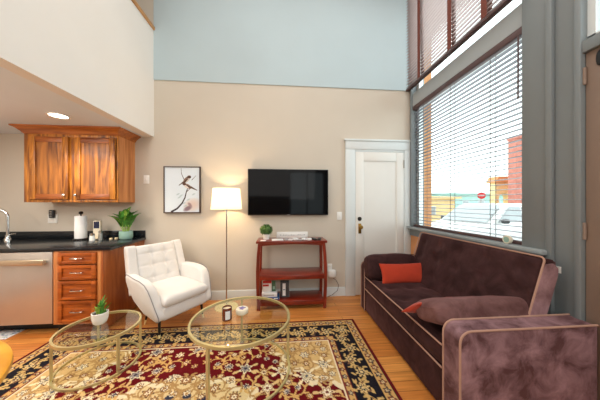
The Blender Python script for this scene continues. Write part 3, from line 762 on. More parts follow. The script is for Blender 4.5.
# borders
paint(dist < .38, tan)
paint((dist > .116) & (dist < .126), black); paint((dist > .318) & (dist < .328), (120, 30, 30)); paint((dist > .372) & (dist < .384), (120, 40, 36)); paint((dist > .384) & (dist < .394), cream)
paint((dist > .126) & (dist < .318), black)
paint(dist < .028, (96, 14, 22)); paint((dist > .028) & (dist < .034), (40, 30, 34))
def border_run(length, mid, put, step, fn):
    n = max(2, round(length/step)); 
    for i in range(n+1): fn(put, i*length/n, i)
along = [(0, W_), (1, L_)]
def P4(ax, s, off):
    """the two opposite points at run s, inset off, for axis ax"""
    return ((s, off), (s, L_-off)) if ax == 0 else ((off, s), (W_-off, s))
for ax, LN in along:
    lo, hi = .22, LN-.22
    n = round((hi-lo)/.0035)
    for i in range(n+1):                       # scrolling vine in the black band
        s = lo+(hi-lo)*i/n; off = .222+.05*math.sin(s*2*math.pi/.30)
        for q in P4(ax, s, off): disc(q[0], q[1], .0075, (190, 156, 96))
    n = round((hi-lo)/.15)
    for i in range(n+1):
        s = lo+(hi-lo)*i/n; off = .222+(.022 if i % 2 else -.022)
        for q in P4(ax, s, off):
            rosette(q[0], q[1], .056, 8, (204, 172, 112), (40, 40, 52), (220, 196, 144), .2)
            for kk in range(5):
                a = kk*1.257+.4; leafy(q[0]+.07*math.cos(a), q[1]+.07*math.sin(a), .024, a+.9, (198, 164, 104), .42)
    for i in range(int((hi-lo)/.03)):
        s = lo+rs.rand()*(hi-lo); off = .137+rs.rand()*.17; a = rs.rand()*6.28
        for q in P4(ax, s, off): leafy(q[0], q[1], .022, a, (196, 164, 106) if i % 3 else (120, 84, 62), .36)
    n = round((LN-.2)/.075)
    for i in range(n+1):
        s = .1+(LN-.2)*i/n
        for q in P4(ax, s, .075):
            rosette(q[0], q[1], .026, 5, (130, 40, 36) if i % 2 else (50, 48, 62), (222, 196, 150), (70, 60, 60))
            leafy(q[0]+(.037 if ax == 0 else 0), q[1]+(.037 if ax else 0), .014, i*1.1, (96, 80, 62))
        if .36 < s < LN-.36:
            for q in P4(ax, s, .35): rosette(q[0], q[1], .02, 5, (120, 44, 40) if i % 2 else (84, 84, 92), (226, 206, 164), (80, 60, 60))
col += (rs.rand(ny, nx, 1)-.5)*14
wave = .002*np.sin(PX*7)*np.sin(PY*5)
ztop = np.full_like(PX, .012); ztop[0, :] = ztop[-1, :] = ztop[:, 0] = ztop[:, -1] = .001
rg = color_grid('area_rug', np.clip(col, 0, 255), RX0+PX, RY1-PY, ztop, M['pattern'])
tag(rg, 'large maroon and tan floral Persian style rug on the wood floor', 'rug')

# kitchen mat
nx2, ny2 = 90, 60
U, V = np.meshgrid(np.linspace(0, 1, nx2), np.linspace(0, 1, ny2)); r2 = np.random.RandomState(4)
mc = np.ones((ny2, nx2, 3))*np.array([216, 214, 214.])
for i in range(150):
    cx, cy, rr = r2.rand(), r2.rand(), r2.uniform(.012, .04)
    cc = [(70, 92, 140), (186, 70, 84), (120, 140, 170), (240, 240, 240), (90, 130, 110)][i % 5]
    mc[np.hypot((U-cx)*1.6, V-cy) < rr] = cc
mz = np.full_like(U, .006); mz[0, :] = mz[-1, :] = mz[:, 0] = mz[:, -1] = .0005
tag(color_grid('kitchen_mat', mc, -3.46+U*.66, 2.49+V*.175, mz, M['pattern']), 'small white mat with coloured flowers before the dishwasher', 'mat')

# ------------------------------------------------------------------ sofa
S = empty('sofa', 'purple brown velvet sofa with tan piping under the window', 'sofa', (1.5, 2.05, 0))
SX0, SX1 = 1.05, 1.93
m = MB(); m.box(SX0+.01, SX1-.12, 1.372, 2.75, .015, .30, .012); m.build('base', M['sofa'], S)
# two arms: slab with rounded top front corner
def arm(y0, y1, top, mat, x0=SX0, x1=SX1):
    pts = [(x0, .012), (x0, top-.07)]
    for i in range(7):
        a = math.pi-i*math.pi/12; pts.append((x0+.07+.07*math.cos(a), top-.07+.07*math.sin(a)))
    pts += [(x1, top), (x1, .012)]
    m = MB(); m.prism(pts, 'y', y0, y1, .012, 3); o = m.build('arm', mat, S)
    for yy in (y0+.004, y1-.004):
        m = MB(); m.tube([(p[0]-.001 if p[0] < x0+.03 else p[0], yy, p[1]+(.002 if p[1] > top-.05 else 0)) for p in pts[:-1]], .0065, 8); m.build('piping', M['pipe'], o)
    return o
arm(1.227, 1.372, .618, M['sofa_arm_lit'], x1=1.9625); arm(2.752, 2.88, .618, M['sofa'])
# mattress seat, tufted
dn = [(x, y) for x in (-.22, 0.0, .2) for y in [-.55+.275*i for i in range(5)]]
MS = Matrix.Translation((1.395, 2.062, .377)) 
m = MB(); m.slab(.70, 1.376, .165, MS, 46, 80, 22, 3.2, dn, .05, .02, [], 0); so = m.build('seat', M['sofa'], S, angle=80)
for z in (.452, .302):
    m = MB(); m.tube([(SX0-.004, 1.378, z), (SX0-.004, 2.746, z)], .006, 8); m.build('piping', M['pipe'], so)
# reclined tufted back
bw, bh, bt = 1.372, .62, .14
p0 = Vector((1.60, 2.062, .44)); p1 = Vector((1.78, 2.062, 1.0)); vdir = (p1-p0).normalized(); udir = Vector((0, -1, 0)); nd = udir.cross(vdir)
cen = (p0+p1)/2-nd*bt/2
MBk = Matrix(((udir.x, vdir.x, nd.x, cen.x), (udir.y, vdir.y, nd.y, cen.y), (udir.z, vdir.z, nd.z, cen.z), (0, 0, 0, 1)))
dn = [(-.55+.275*i, y) for i in range(5) for y in (-.16, .03, .2)]
m = MB(); m.slab(bw, bh, bt, MBk, 80, 44, 22, 3.2, dn, .05, .02); bo = m.build('backrest', M['sofa'], S, angle=80)
def rrect(w, h, r, n=6):
    out = []
    for (cx, cy, a0) in ((w/2-r, h/2-r, 0), (-w/2+r, h/2-r, 90), (-w/2+r, -h/2+r, 180), (w/2-r, -h/2+r, 270)):
        for i in range(n+1): a = R_(a0+90*i/n); out.append((cx+r*math.cos(a), cy+r*math.sin(a)))
    return out
m = MB(); m.tube([MBk @ Vector((x, y, bt/2-.012)) for x, y in rrect(bw-.004, bh-.004, .03)], .0065, 8, True); m.build('piping', M['pipe'], bo)
m = MB(); m.slab(.014, bh-.05, bt-.02, MBk @ Matrix.Translation((bw/2+.001, 0, -.004)), 6, 20, 8, 3); m.build('side_panel', velvet('aubergine_velvet_side_lit', (120, 90, 92), (168, 134, 138)), bo)  # same velvet painted lighter, as the lit near end of the back
m = MB(); m.box(1.905, 1.908, 1.372, 1.4, .90, .945); m.build('care_tag', M['white'], S, False)
for (x, y) in ((1.12, 1.30), (1.86, 1.30), (1.12, 2.81), (1.86, 2.81)):
    m = MB(); m.lathe([(.025, 0), (.03, .014), (0, .014)], (x, y, 0), 14); m.build('foot', M['black'], S)

# loose pillows on the sofa
def wrinkle(seed, amp):
    rn = random.Random(seed); k = [(rn.uniform(8, 26), rn.uniform(-9, 9), rn.uniform(0, 6)) for _ in range(4)]
    def fn(p):
        d = sum(math.sin(a*p.x+b*p.z+c) for a, b, c in k)*amp
        s_ = 1+.06*math.cos(p.x*4)
        return Vector((p.x, p.y*s_+d, p.z*s_+d*.5))
    return fn
o = empty('sofa_pillow', 'long mauve brown velvet pillow leaning on the nearer sofa arm', 'pillow', (1.42, 1.50, .46))
Mx = Matrix.Translation((1.405, 1.52, .597)) @ Matrix.Rotation(R_(-20), 4, 'X')
m = MB(); m.superbox(.38, .145, .088, Mx, .5, .22, 90, 34, wrinkle(2, .0025)); po = m.build('pillow_cover', M['pillowb'], o, angle=80)
m = MB(); m.tube([Mx @ Vector((x, y, .035)) for x, y in rrect(.752, .272, .05)], .004, 6, True); m.build('piping', M['pillowb'], po)
o = empty('sofa_pillow', 'dark brown velvet pillow leaning on the far sofa arm', 'pillow', (1.34, 2.67, .46))
Mx = Matrix.Translation((1.345, 2.655, .60)) @ Matrix.Rotation(R_(-12), 4, 'X')
m = MB(); m.superbox(.325, .08, .148, Mx, .45, .3, 70, 30, wrinkle(5, .003)); po = m.build('pillow_cover', M['sofa'], o, angle=80)
m = MB(); m.tube([Mx @ Vector((x, -.05, z)) for x, z in rrect(.635, .28, .05)], .004, 6, True); m.build('piping', M['sofa'], po)
Mx = Matrix.Translation((1.43, 2.52, .555)) @ Matrix.Rotation(R_(66), 4, 'X')
m = MB(); m.pillow(.56, .235, .10, Mx, 30, .04, 1); one('lumbar_cushion', m, M['orange'], 'orange rectangular cushion before the dark pillow at the far sofa end', 'cushion')
Mx = Matrix.Translation((1.25, 1.69, .565)) @ Matrix.Rotation(R_(8), 4, 'Z') @ Matrix.Rotation(R_(142), 4, 'X')
m = MB(); m.pillow(.54, .225, .09, Mx, 30, .04, 2); one('lumbar_cushion', m, M['orange'], 'orange cushion tucked behind the mauve pillow at the near sofa arm', 'cushion')

# ------------------------------------------------------------------ white armchair (local axes, front is -y)
A = empty('armchair', 'white tufted armchair with black and gold legs', 'armchair', (-1.3225, 2.723, 0), R_(55.5))
def chair_arm(s):
    pts = [(.27, .44), (.31, .52), (.28, .60), (.14, .605), (0, .60), (-.12, .59), (-.20, .565), (-.25, .515), (-.285, .44), (-.325, .33), (-.36, .25), (-.35, .215), (-.30, .195), (-.1, .225), (.12, .32)]
    x0, x1 = (.205, .31)
    m = MB(); a, b = (x0, x1) if s > 0 else (-x1, -x0); m.prism(pts, 'x', a, b, .028, 4)
    for v in m.b.verts:      # flare outward and swell
        v.co.x += s*.17*max(0, (v.co.z-.2))
    o = m.build('arm', M['linen'], A, angle=70)
    m = MB(); xo = x1-.012
    m.tube([(s*(xo+.17*max(0, z-.2)), y-.004 if y < .2 else y, z+.002) for y, z in pts[2:13]], .0045, 6); m.build('piping', M['linen_pipe'], o)
for s in (-1, 1): chair_arm(s)
m = MB(); m.prism([(-.355, .215), (-.33, .193), (-.1, .20), (.15, .27), (.27, .40), (.2, .42), (-.34, .335), (-.352, .32)], 'x', -.255, .255, .02, 3); m.build('seat_base', M['linen'], A, angle=70)
m = MB(); m.slab(.50, .58, .135, Matrix.Translation((0, -.085, .39)) @ Matrix.Rotation(R_(3), 4, 'X'), 40, 40, 8, 2.4, (), taper=-.03); m.build('seat_cushion', M['linen'], A, angle=80)
bc = Vector((0, .295, .60)); bv = Vector((0, .19, .53)).normalized(); bn = Vector((1, 0, 0)).cross(bv)
MC = Matrix(((1, bv.x, bn.x, bc.x), (0, bv.y, bn.y, bc.y), (0, bv.z, bn.z, bc.z), (0, 0, 0, 1)))
m = MB(); m.slab(.68, .54, .10, MC @ Matrix.Translation((0, .03, -.045)), 40, 40, 12, 2.6); m.build('back_shell', M['linen'], A, angle=80)
dn = [(-.26/2*i, y) for i in (-1, 1) for y in (-.16, .0, .15)]
m = MB(); m.slab(.50, .545, .11, MC @ Matrix.Translation((0, .018, .025)), 60, 60, 9, 2.4, [(x, y) for x in (-.083, .083) for y in (-.13, .02, .16)], .035, .022, [('x', -.083), ('x', .083), ('y', -.13), ('y', .02), ('y', .16)], .009, .014); m.build('back_cushion', M['linen'], A, angle=80)
for s in (-1, 1):
    m = MB(); m.slab(.11, .44, .12, MC @ Matrix.Translation((s*.30, .085, .012)) @ Matrix.Rotation(R_(-s*5), 4, 'Y'), 20, 30, 9, 2.6); m.build('back_wing', M['linen'], A, angle=80)
for sx in (-1, 1):
    for y, fy in ((-.25, -.275), (.10, .20)):
        m = MB(); t0, t1 = Vector((sx*(.24 if y < 0 else .17), y, .205 if y < 0 else .27)), Vector((sx*(.253 if y < 0 else .19), fy, .0)); 
        m.tube([t0, t0.lerp(t1, .78)], .015, 12, r1=.011); lo = m.build('leg', M['black'], A)
        m = MB(); m.tube([t0.lerp(t1, .78), t1+Vector((0, 0, .013 if fy < 0 and sx < 0 else .001))], .0115, 12, r1=.008); m.build('ferrule', M['goldplate'], lo)

for ob in [o_ for o_ in bpy.data.objects if o_.parent is A or (o_.parent is not None and o_.parent.parent is A)]:
    for v in ob.data.vertices:
        if v.co.y > 0:
            v.co.x *= 1-.30*v.co.y; v.co.y *= .84
# ------------------------------------------------------------------ nesting round glass tables
def ring(mb, cx, cy, r, z, w, h, arc=None):
    n = 72; vs, fs = [], []
    for i in range(n):
        a = 2*math.pi*i/n if arc is None else R_(arc[0]+(arc[1]-arc[0])*i/(n-1)); c_, s_ = math.cos(a), math.sin(a)
        for rr, zz in ((r-w, z), (r, z), (r, z+h), (r-w, z+h)): vs.append((cx+rr*c_, cy+rr*s_, zz))
    if arc: fs += [[0, 1, 2, 3], [4*n-4+q for q in range(4)]]
    for i in range(n if arc is None else n-1):
        j = (i+1) % n
        for q in range(4): p_ = (q+1) % 4; fs.append([i*4+q, i*4+p_, j*4+p_, j*4+q])
    mb.add(vs, fs)
def round_table(cx, cy, r, top, angs, label, z0=.0135, arc=None):
    t = empty('glass_side_table', label, 'table', (cx, cy, z0), group='round glass tables on the rug')
    m = MB(); ring(m, cx, cy, r, top-.024, .016, .022); m.build('top_rim', M['gold'], t)
    m = MB(); ring(m, cx, cy, r, z0, .015, .014, arc); m.build('lower_ring', M['gold'], t)
    m = MB(); m.lathe([(0, -.011), (r-.0165, -.011), (r-.0165, -.003), (0, -.003)], (cx, cy, top), 64); m.build('glass_top', M['tglass'], t)
    for a in angs:
        m = MB(); x, y = cx+(r-.011)*math.cos(R_(a)), cy+(r-.011)*math.sin(R_(a))
        m.box(-.009, .009, -.009, .009, z0+.014, top-.024, mat=Matrix.Translation((x, y, 0)) @ Matrix.Rotation(R_(a), 4, 'Z')); m.build('leg', M['gold'], t, False)
    return t
T1 = round_table(-.332, 1.869, .399, .45, (-114, 8, 100), 'larger round glass table with gold frame holding a candle', arc=(-116, 102))
T2 = round_table(-1.55, 2.03, .290, .335, (222, 330, 30, 130), 'smaller low round glass table with gold frame under a succulent')
# candle and tin on the larger table
zt = .4475
o = empty('candle', 'amber glass candle jar with white label on the larger glass table', 'candle', (-.441, 1.829, zt))
m = MB(); m.lathe([(0, 0), (.036, 0), (.038, .006), (.038, .096), (.035, .1), (.035, .085), (0, .085)], (-.441, 1.829, zt)); m.build('jar', M['amber'], o)
m = MB(); m.lathe([(0, .086), (.0345, .086), (0, .089)], (-.441, 1.829, zt)); m.build('wax', M['wax'], o)
m = MB(); vs, fs = [], []
for i in range(9):
    a = R_(-96+i*7)
    for z in (.014, .08): vs.append((-.441+.0388*math.cos(a), 1.829+.0388*math.sin(a), zt+z))
for i in range(8): fs.append([2*i, 2*i+2, 2*i+3, 2*i+1])
m.add(vs, fs); m.build('paper_label', M['paper'], o)
o = empty('round_tin', 'small cream round tin with purple printed lid beside the candle', 'tin', (-.339, 1.922, zt))
m = MB(); m.lathe([(0, 0), (.044, 0), (.05, .008), (.052, .036), (.048, .042), (0, .042)], (-.339, 1.922, zt)); m.build('tin_body', M['tin'], o)
m = MB()
for (dx, dy, r) in ((0, 0, .016), (-.018, .01, .012), (.018, .008, .013), (.006, -.018, .011), (-.01, -.014, .009), (.0, .022, .012)): m.lathe([(0, .0425), (r, .0425), (r*.7, .0436), (0, .0438)], (-.339+dx, 1.922+dy, zt), 12)
m.build('printed_pattern', M['purple'], o)
# succulent on the small table
zs = .3325; cx, cy = -1.585, 2.075
o = empty('succulent', 'small succulent in a white bowl on the low glass table', 'plant', (cx, cy, zs))
m = MB(); m.lathe([(0, 0), (.035, 0), (.048, .012), (.058, .05), (.06, .098), (.055, .1), (.053, .085), (0, .085)], (cx, cy, zs)); m.build('pot', M['potwhite'], o)
m = MB(); m.lathe([(0, .086), (.053, .086), (0, .09)], (cx, cy, zs)); m.build('soil', M['soil'], o)
rn = random.Random(8)
for i in range(22):
    a = i*2.4; t_ = .02+.03*(i/22); up = .04+.07*rn.random(); sh = .035 if i % 3 == 0 else .0
    bx, by = cx+t_*.5*math.cos(a)+sh*.5, cy+t_*.5*math.sin(a)
    m = MB(); m.leaf((bx, by, zs+.08), (bx+math.cos(a)*t_*.9+.01, by+math.sin(a)*t_*.9, zs+.09+up+sh*1.2), .024, bend=.12, n=6, fold=.3); m.build('leaf', M['leaflight'] if i % 3 else M['leaf'], o)

# ------------------------------------------------------------------ floor lamp
lx, ly = -.735, 3.02
o = empty('floor_lamp', 'lit floor lamp with white drum shade and thin pole', 'lamp', (lx, ly, 0))
m = MB(); m.lathe([(0, 0), (.148, 0), (.15, .006), (.146, .014), (.02, .02), (.012, .035), (0, .035)], (lx, ly, .0005), 40); m.build('base', M['goldplate'], o)
m = MB(); m.tube([(lx, ly, .03), (lx, ly, 1.40)], .009, 12); m.build('pole', M['chrome'], o)
m = MB(); n = 44; vs, fs = [], []
for (r, z) in ((.198, 1.305), (.174, 1.58)):
    for i in range(n): a = 2*math.pi*i/n; vs.append((lx+r*math.cos(a), ly+r*math.sin(a), z))
for k_ in range(1):
    for i in range(n): j = (i+1) % n; q = 1; fs.append([k_*n+i, k_*n+j, q*n+j, q*n+i])
m.add(vs, fs); sh = m.build('lamp_shade', M['shade'], o)
m = MB()
for i in range(3): a = R_(120*i); m.tube([(lx, ly, 1.40), (lx+.195*math.cos(a), ly+.195*math.sin(a), 1.312)], .003, 6)
m.build('spider', M['chrome'], o)
m = MB(); m.superbox(.03, .03, .045, Matrix.Translation((lx, ly, 1.445)), 1, 1, 16, 12); m.build('bulb', plain('lit_bulb', (255, 222, 170), noise=0, emit=3), o)

# ------------------------------------------------------------------ console table
C = empty('console_table', 'reddish brown three tier wooden console below the television', 'console table', (.13, 3.06, 0))
kx0, kx1, ky0, ky1 = -.322, .582, 2.885, 3.215
m = MB(); m.box(kx0-.012, kx1+.012, ky0-.01, ky1+.01, .862, .892, .005); m.build('top', M['redwood'], C)
m = MB()
n = 16; pts = [(kx0+.03, .862)]+[(kx0+.03+(kx1-kx0-.06)*i/n, .828+.02*math.sin(math.pi*i/n)) for i in range(n+1)]+[(kx1-.03, .862)]
m.prism(pts, 'y', ky0+.004, ky0+.022); m.build('apron', M['redwood'], C)
def leg_path(x, y, bow): return [(x+bow*.0, y, .0), (x+bow*.012, y, .3), (x+bow*.014, y, .5), (x+bow*.004, y, .7), (x-bow*.012, y, .862)]
for x, bow in ((kx0+.022, -1), (kx1-.022, 1)):
    for y in (ky0+.02, ky1-.02):
        P = leg_path(x, y, bow if y < 3 else bow*.4); m = MB(); vs, fs = [], []
        for q in P:
            for dx, dy in ((-.02, -.018), (.02, -.018), (.02, .018), (-.02, .018)): vs.append((q[0]+dx, q[1]+dy, q[2]))
        for i in range(len(P)-1):
            for j in range(4): k_ = (j+1) % 4; fs.append([i*4+j, i*4+k_, (i+1)*4+k_, (i+1)*4+j])
        fs += [[0, 1, 2, 3], [len(vs)-4+j for j in range(4)]]
        m.add(vs, fs); m.build('leg', M['redwood_v'], C, False)
for z in (.452, .118):
    m = MB(); m.box(kx0+.03, kx1-.03, ky0+.004, ky1-.004, z-.028, z, .004); m.box(kx0+.03, kx1-.03, ky0+.002, ky0+.02, z-.062, z-.01, .003); m.build('shelf', M['redwood'], C)
m = MB(); m.box(kx0+.04, kx1-.04, ky1-.02, ky1-.004, .30, .42, .003); m.build('back_rail', M['redwood'], C)
KT = .8925
cx, cy = -.215, 3.07
o = empty('topiary_ball', 'round green topiary ball in a small white pot', 'plant', (cx, cy, KT))
m = MB(); m.lathe([(0, 0), (.042, 0), (.05, .075), (.052, .09), (.045, .09), (.045, .08), (0, .08)], (cx, cy, KT)); m.build('pot', M['potwhite'], o)
m = MB(); rn = random.Random(3)
m.superbox(.078, .078, .062, Matrix.Translation((cx, cy, KT+.128)), 1, 1, 24, 16)
for i in range(420):
    z = rn.uniform(-1, 1); a = rn.uniform(0, 6.28); r = math.sqrt(1-z*z); dv = Vector((r*math.cos(a), r*math.sin(a), z))
    b0 = Vector((cx, cy, KT+.128))+Vector((dv.x*.074, dv.y*.074, dv.z*.058)); tip = b0+(dv+Vector((rn.uniform(-.6, .6), rn.uniform(-.6, .6), rn.uniform(-.6, .6)))).normalized()*.024
    m.leaf(b0, tip, .016, n=3)
m.build('foliage', M['boxwood'], o)
o = empty('sign_block', 'long white block sign standing at the back of the console', 'sign', (.14, 3.16, KT))
m = MB(); m.box(-.075, .365, 3.14, 3.175, KT, KT+.085, .004); m.build('block', M['white'], o)
m = MB()
rn = random.Random(2); x = -.03
while x < .32:
    wd = rn.uniform(.008, .02); m.box(x, x+wd, 3.1385, 3.1405, KT+.036, KT+.036+rn.uniform(.008, .014)); x += wd+.007
m.build('faint_lettering', M['greytext'], o, False)
def flat(name, x, y, w, dpt, h, rz, mat, label, cat, group=None, z=KT):
    m = MB(); m.box(-w/2, w/2, -dpt/2, dpt/2, 0, h, min(.003, h*.3), mat=Matrix.Translation((x, y, z)) @ Matrix.Rotation(R_(rz), 4, 'Z')); return one(name, m, mat, label, cat, group)
flat('booklet', -.06, 2.97, .15, .11, .012, 4, M['paper'], 'white booklet lying flat on the console right of the topiary', 'booklet')
flat('folded_card', -.245, 2.93, .07, .06, .006, -6, M['paper'], 'small white card lying before the topiary pot', 'card')
for x, y, w_, h_, rz, mt, lb in ((.055, 2.96, .05, .02, 10, M['greytext'], 'small grey card just right of the booklet on the console'), (.115, 2.95, .055, .018, -20, M['paper'], 'white card beside the grey card before the white sign'),
        (.18, 2.97, .07, .022, 15, M['white'], 'wider white card in the middle of the row before the sign'), (.245, 2.95, .05, .014, -8, M['greytext'], 'grey card right of centre before the white sign'), (.30, 2.97, .05, .022, 24, M['paper'], 'white card nearest the round white puck on the console')):
    flat('folded_card', x, y, w_, .06, h_, rz, mt, lb, 'card', 'cards on the console')
m = MB(); m.lathe([(0, 0), (.033, 0), (.035, .012), (.03, .022), (0, .024)], (.365, 2.96, KT), 20); one('round_puck', m, M['white'], 'round white puck between the cards and the black remotes', 'puck')
for x, rz, lb in ((.43, 12, 'black remote control on the console nearer the white puck'), (.505, -14, 'black remote control at the right end of the console')):
    o = empty('remote_control', lb, 'remote control', (x, 2.97, KT), group='remotes on the console')
    Mx = Matrix.Translation((x, 2.97, KT)) @ Matrix.Rotation(R_(rz), 4, 'Z')
    m = MB(); m.box(-.022, .022, -.075, .075, 0, .018, .005, mat=Mx); m.build('case', M['black'], o)
    m = MB()
    for i in range(4):
        for j in (-1, 1): m.box(j*.009-.005, j*.009+.005, -.05+i*.026, -.038+i*.026, .018, .021, mat=Mx)
    m.build('buttons', M['bookgrey'], o, False)
# books on the lowest shelf
SH = .1185
def book(name, x0, x1, y0, y1, z0, h, mat, label, ry=0, band=None):
    o = empty(name, label, 'book', ((x0+x1)/2, (y0+y1)/2, z0), group='books on the lowest console shelf')
    Mx = Matrix.Translation(((x0+x1)/2, (y0+y1)/2, z0)) @ Matrix.Rotation(R_(ry), 4, 'X'); w, d_ = (x1-x0)/2, (y1-y0)/2
    m = MB(); m.box(-w, w, -d_, d_, 0, h, .002, mat=Mx); m.build('cover', mat, o)
    m = MB(); m.box(-w+.003, w+.0015, -d_+.004, d_-.004, .003, h-.003, mat=Mx)
    m.build('pages', M['paper'], o, False)
    if band:
        for (bx0, bx1, bz0, bz1, bm) in band:
            m = MB(); m.box(-w+(2*w)*bx0, -w+(2*w)*bx1, -d_-.0015, -d_+.0005, h*bz0, h*bz1, mat=Mx); m.build('cover_print', bm, o, False)
    return o
book('book', -.215, -.035, 2.93, 3.08, SH, .03, M['bookblue'], 'dark blue book lying at the bottom of the pile on the lowest shelf', band=[(.1, .5, .2, .8, M['red']), (.6, .9, .3, .7, M['white'])])
book('book', -.262, -.065, 2.94, 3.09, SH+.0305, .055, M['paper'], 'thick white book lying on top of the blue book', band=[(.1, .8, .3, .6, M['greytext'])])
book('book', -.252, -.14, 2.965, 2.985, SH+.087, .155, M['paper'], 'red and white cover standing on the pile on the shelf', band=[(.0, 1, .75, 1, M['red']), (.0, .7, .5, .66, M['red'])])
book('book', -.135, -.085, 2.99, 3.01, SH+.087, .135, M['bookgreen'], 'narrow green book standing between the red cover and charcoal box', band=[(.2, .8, .2, .5, M['potmint'])])
book('book', -.022, .095, 2.99, 3.03, SH, .215, M['bookgrey'], 'charcoal upright book with white print right of the pile', band=[(.25, .6, .1, .88, M['paper']), (.3, .55, .45, .52, M['bookblue'])])

# ------------------------------------------------------------------ round table at the left edge
o = empty('dining_table', 'round honey wood table with cream top at the left edge', 'table', (-1.53, .585, 0))
sx, sy = -1.53, .585
m = MB(); m.lathe([(.555, .722), (.585, .718), (.6, .73), (.598, .746), (.585, .752), (.553, .748), (.555, .722)], (sx, sy, 0), 96, caps=False); m.build('rim', M['honey'], o)
m = MB(); m.lathe([(0, .724), (.556, .724), (.556, .745), (0, .745)], (sx, sy, 0), 96); m.build('table_top', M['cream'], o)
m = MB(); m.lathe([(.05, .03), (.045, .1), (.04, .5), (.07, .7), (.2, .722)], (sx, sy, 0), 32); m.build('pedestal', M['honey'], o)
for i in range(4):
    a = R_(20+90*i); m = MB(); m.tube([(sx+.03*math.cos(a), sy+.03*math.sin(a), .12), (sx+.2*math.cos(a), sy+.2*math.sin(a), .08), (sx+.36*math.cos(a), sy+.36*math.sin(a), .032)], .03, 10, r1=.018); m.build('leg', M['honey'], o)

# thermometer on the sill
o = empty('sill_gauge', 'small round grey gauge standing on the window sill', 'gauge', (XW-.03, 1.75, 1.036))
m = MB(); m.lathe([(0, -.012), (.034, -.012), (.036, 0), (.034, .012), (0, .012)], mat=Matrix.Translation((XW-.04, 1.75, 1.072)) @ Matrix.Rotation(R_(-90), 4, 'Y') ); m.build('case', M['tin'], o)
m = MB(); m.lathe([(0, .0122), (.024, .0122), (.024, .0135), (0, .0135)], mat=Matrix.Translation((XW-.04, 1.75, 1.072)) @ Matrix.Rotation(R_(-90), 4, 'Y')); m.build('dial', M['potmint'], o)

# ------------------------------------------------------------------ outside
GZ = -.3
m = MB(); m.box(XW+.2, 70, -30, 70, GZ-.1, GZ); struct('street', m, M['asphalt'], 'pale street outside the window', 'street')
V = empty('parked_car', 'white sport utility car parked outside the window', 'car', (6.78, 6.93, GZ), R_(-79.6))
hw = .92
m = MB()
prof = [(-2.2, .35), (-2.28, .6), (-2.2, .92), (-1.95, 1.0), (-1.0, 1.08), (2.05, 1.1), (2.2, .95), (2.22, .4), (1.9, .3), (-1.9, .3)]
m.prism(prof, 'x', -hw, hw, .06, 3); m.build('body', M['carwhite'], V)
m = MB(); cab = [(-1.0, 1.06), (-.2, 1.62), (.0, 1.68), (1.3, 1.68), (1.75, 1.6), (2.1, 1.08)]
t = bmesh.new()
m.prism(cab, 'x', -hw+.05, hw-.05, .04, 3)
for v in m.b.verts: v.co.x *= 1-.16*max(0, (v.co.z-1.08))/.6
m.build('cabin', M['carwhite'], V)
m = MB()
def wpt(x, y, z, o_=.012): return (x, y, z)
m.add([(-.74, -.96, 1.115), (.74, -.96, 1.115), (.66, -.27, 1.60), (-.66, -.27, 1.60)], [[0, 1, 2, 3]])
for v in m.b.verts: v.co += Vector((0, -.02, .02))
m.build('windshield', M['carglass'], V, False)
for s in (-1, 1):
    for (y0, y1, y2, y3) in ((-.72, .35, .35, -.12), (.42, 1.25, 1.2, .42)):
        m = MB(); m.add([(s*.875, y0, 1.13), (s*.875, y1, 1.13), (s*.77, y2, 1.58), (s*.77, y3, 1.58)], [[0, 1, 2, 3]]); m.build('side_window', M['carglass'], V, False)
    m = MB(); m.superbox(.1, .05, .07, Matrix.Translation((s*1.0, -.62, 1.17)), .6, .6, 16, 10); m.build('mirror', M['bookgrey'], V)
    m = MB(); m.superbox(.14, .06, .06, Matrix.Translation((s*.68, -2.2, .82)), .6, .6, 14, 8); m.build('headlight', M['silver'], V)
    for y in (-1.4, 1.4):
        m = MB(); m.lathe([(0, -.1), (.3, -.1), (.34, -.07), (.34, .07), (.3, .1), (0, .1)], mat=Matrix.Translation((s*.85, y, .34)) @ Matrix.Rotation(R_(90), 4, 'Y')); wl = m.build('wheel', M['tyre'], V)
        m = MB(); m.lathe([(0, -.105), (.2, -.105), (.2, .105), (0, .105)], mat=Matrix.Translation((s*.85, y, .34)) @ Matrix.Rotation(R_(90), 4, 'Y')); m.build('hubcap', M['silver'], wl)
TH = math.atan(18/222)
def far(px, D):
    a = (px-300)/222; return (D*(math.sin(TH)+a*math.cos(TH)), D*(math.cos(TH)-a*math.sin(TH)))
x, y = far(481.5, 16)
o = empty('traffic_sign', 'round red no entry sign on a post across the street', 'road sign', (x, y, GZ))
Mx = Matrix.Translation((x, y, 1.95)) @ Matrix.Rotation(R_(-44), 4, 'Z')
m = MB(); m.tube([(x, y+.05, GZ), (x, y+.05, 2.2)], .03); m.build('post', M['silver'], o)
m = MB(); m.lathe([(0, -.01), (.24, -.01), (.24, .01), (0, .01)], mat=Mx @ Matrix.Rotation(R_(90), 4, 'X')); m.build('disc', M['signred'], o)
m = MB(); m.box(-.15, .15, -.018, -.011, -.04, .04, mat=Mx); m.build('bar', M['white'], o)
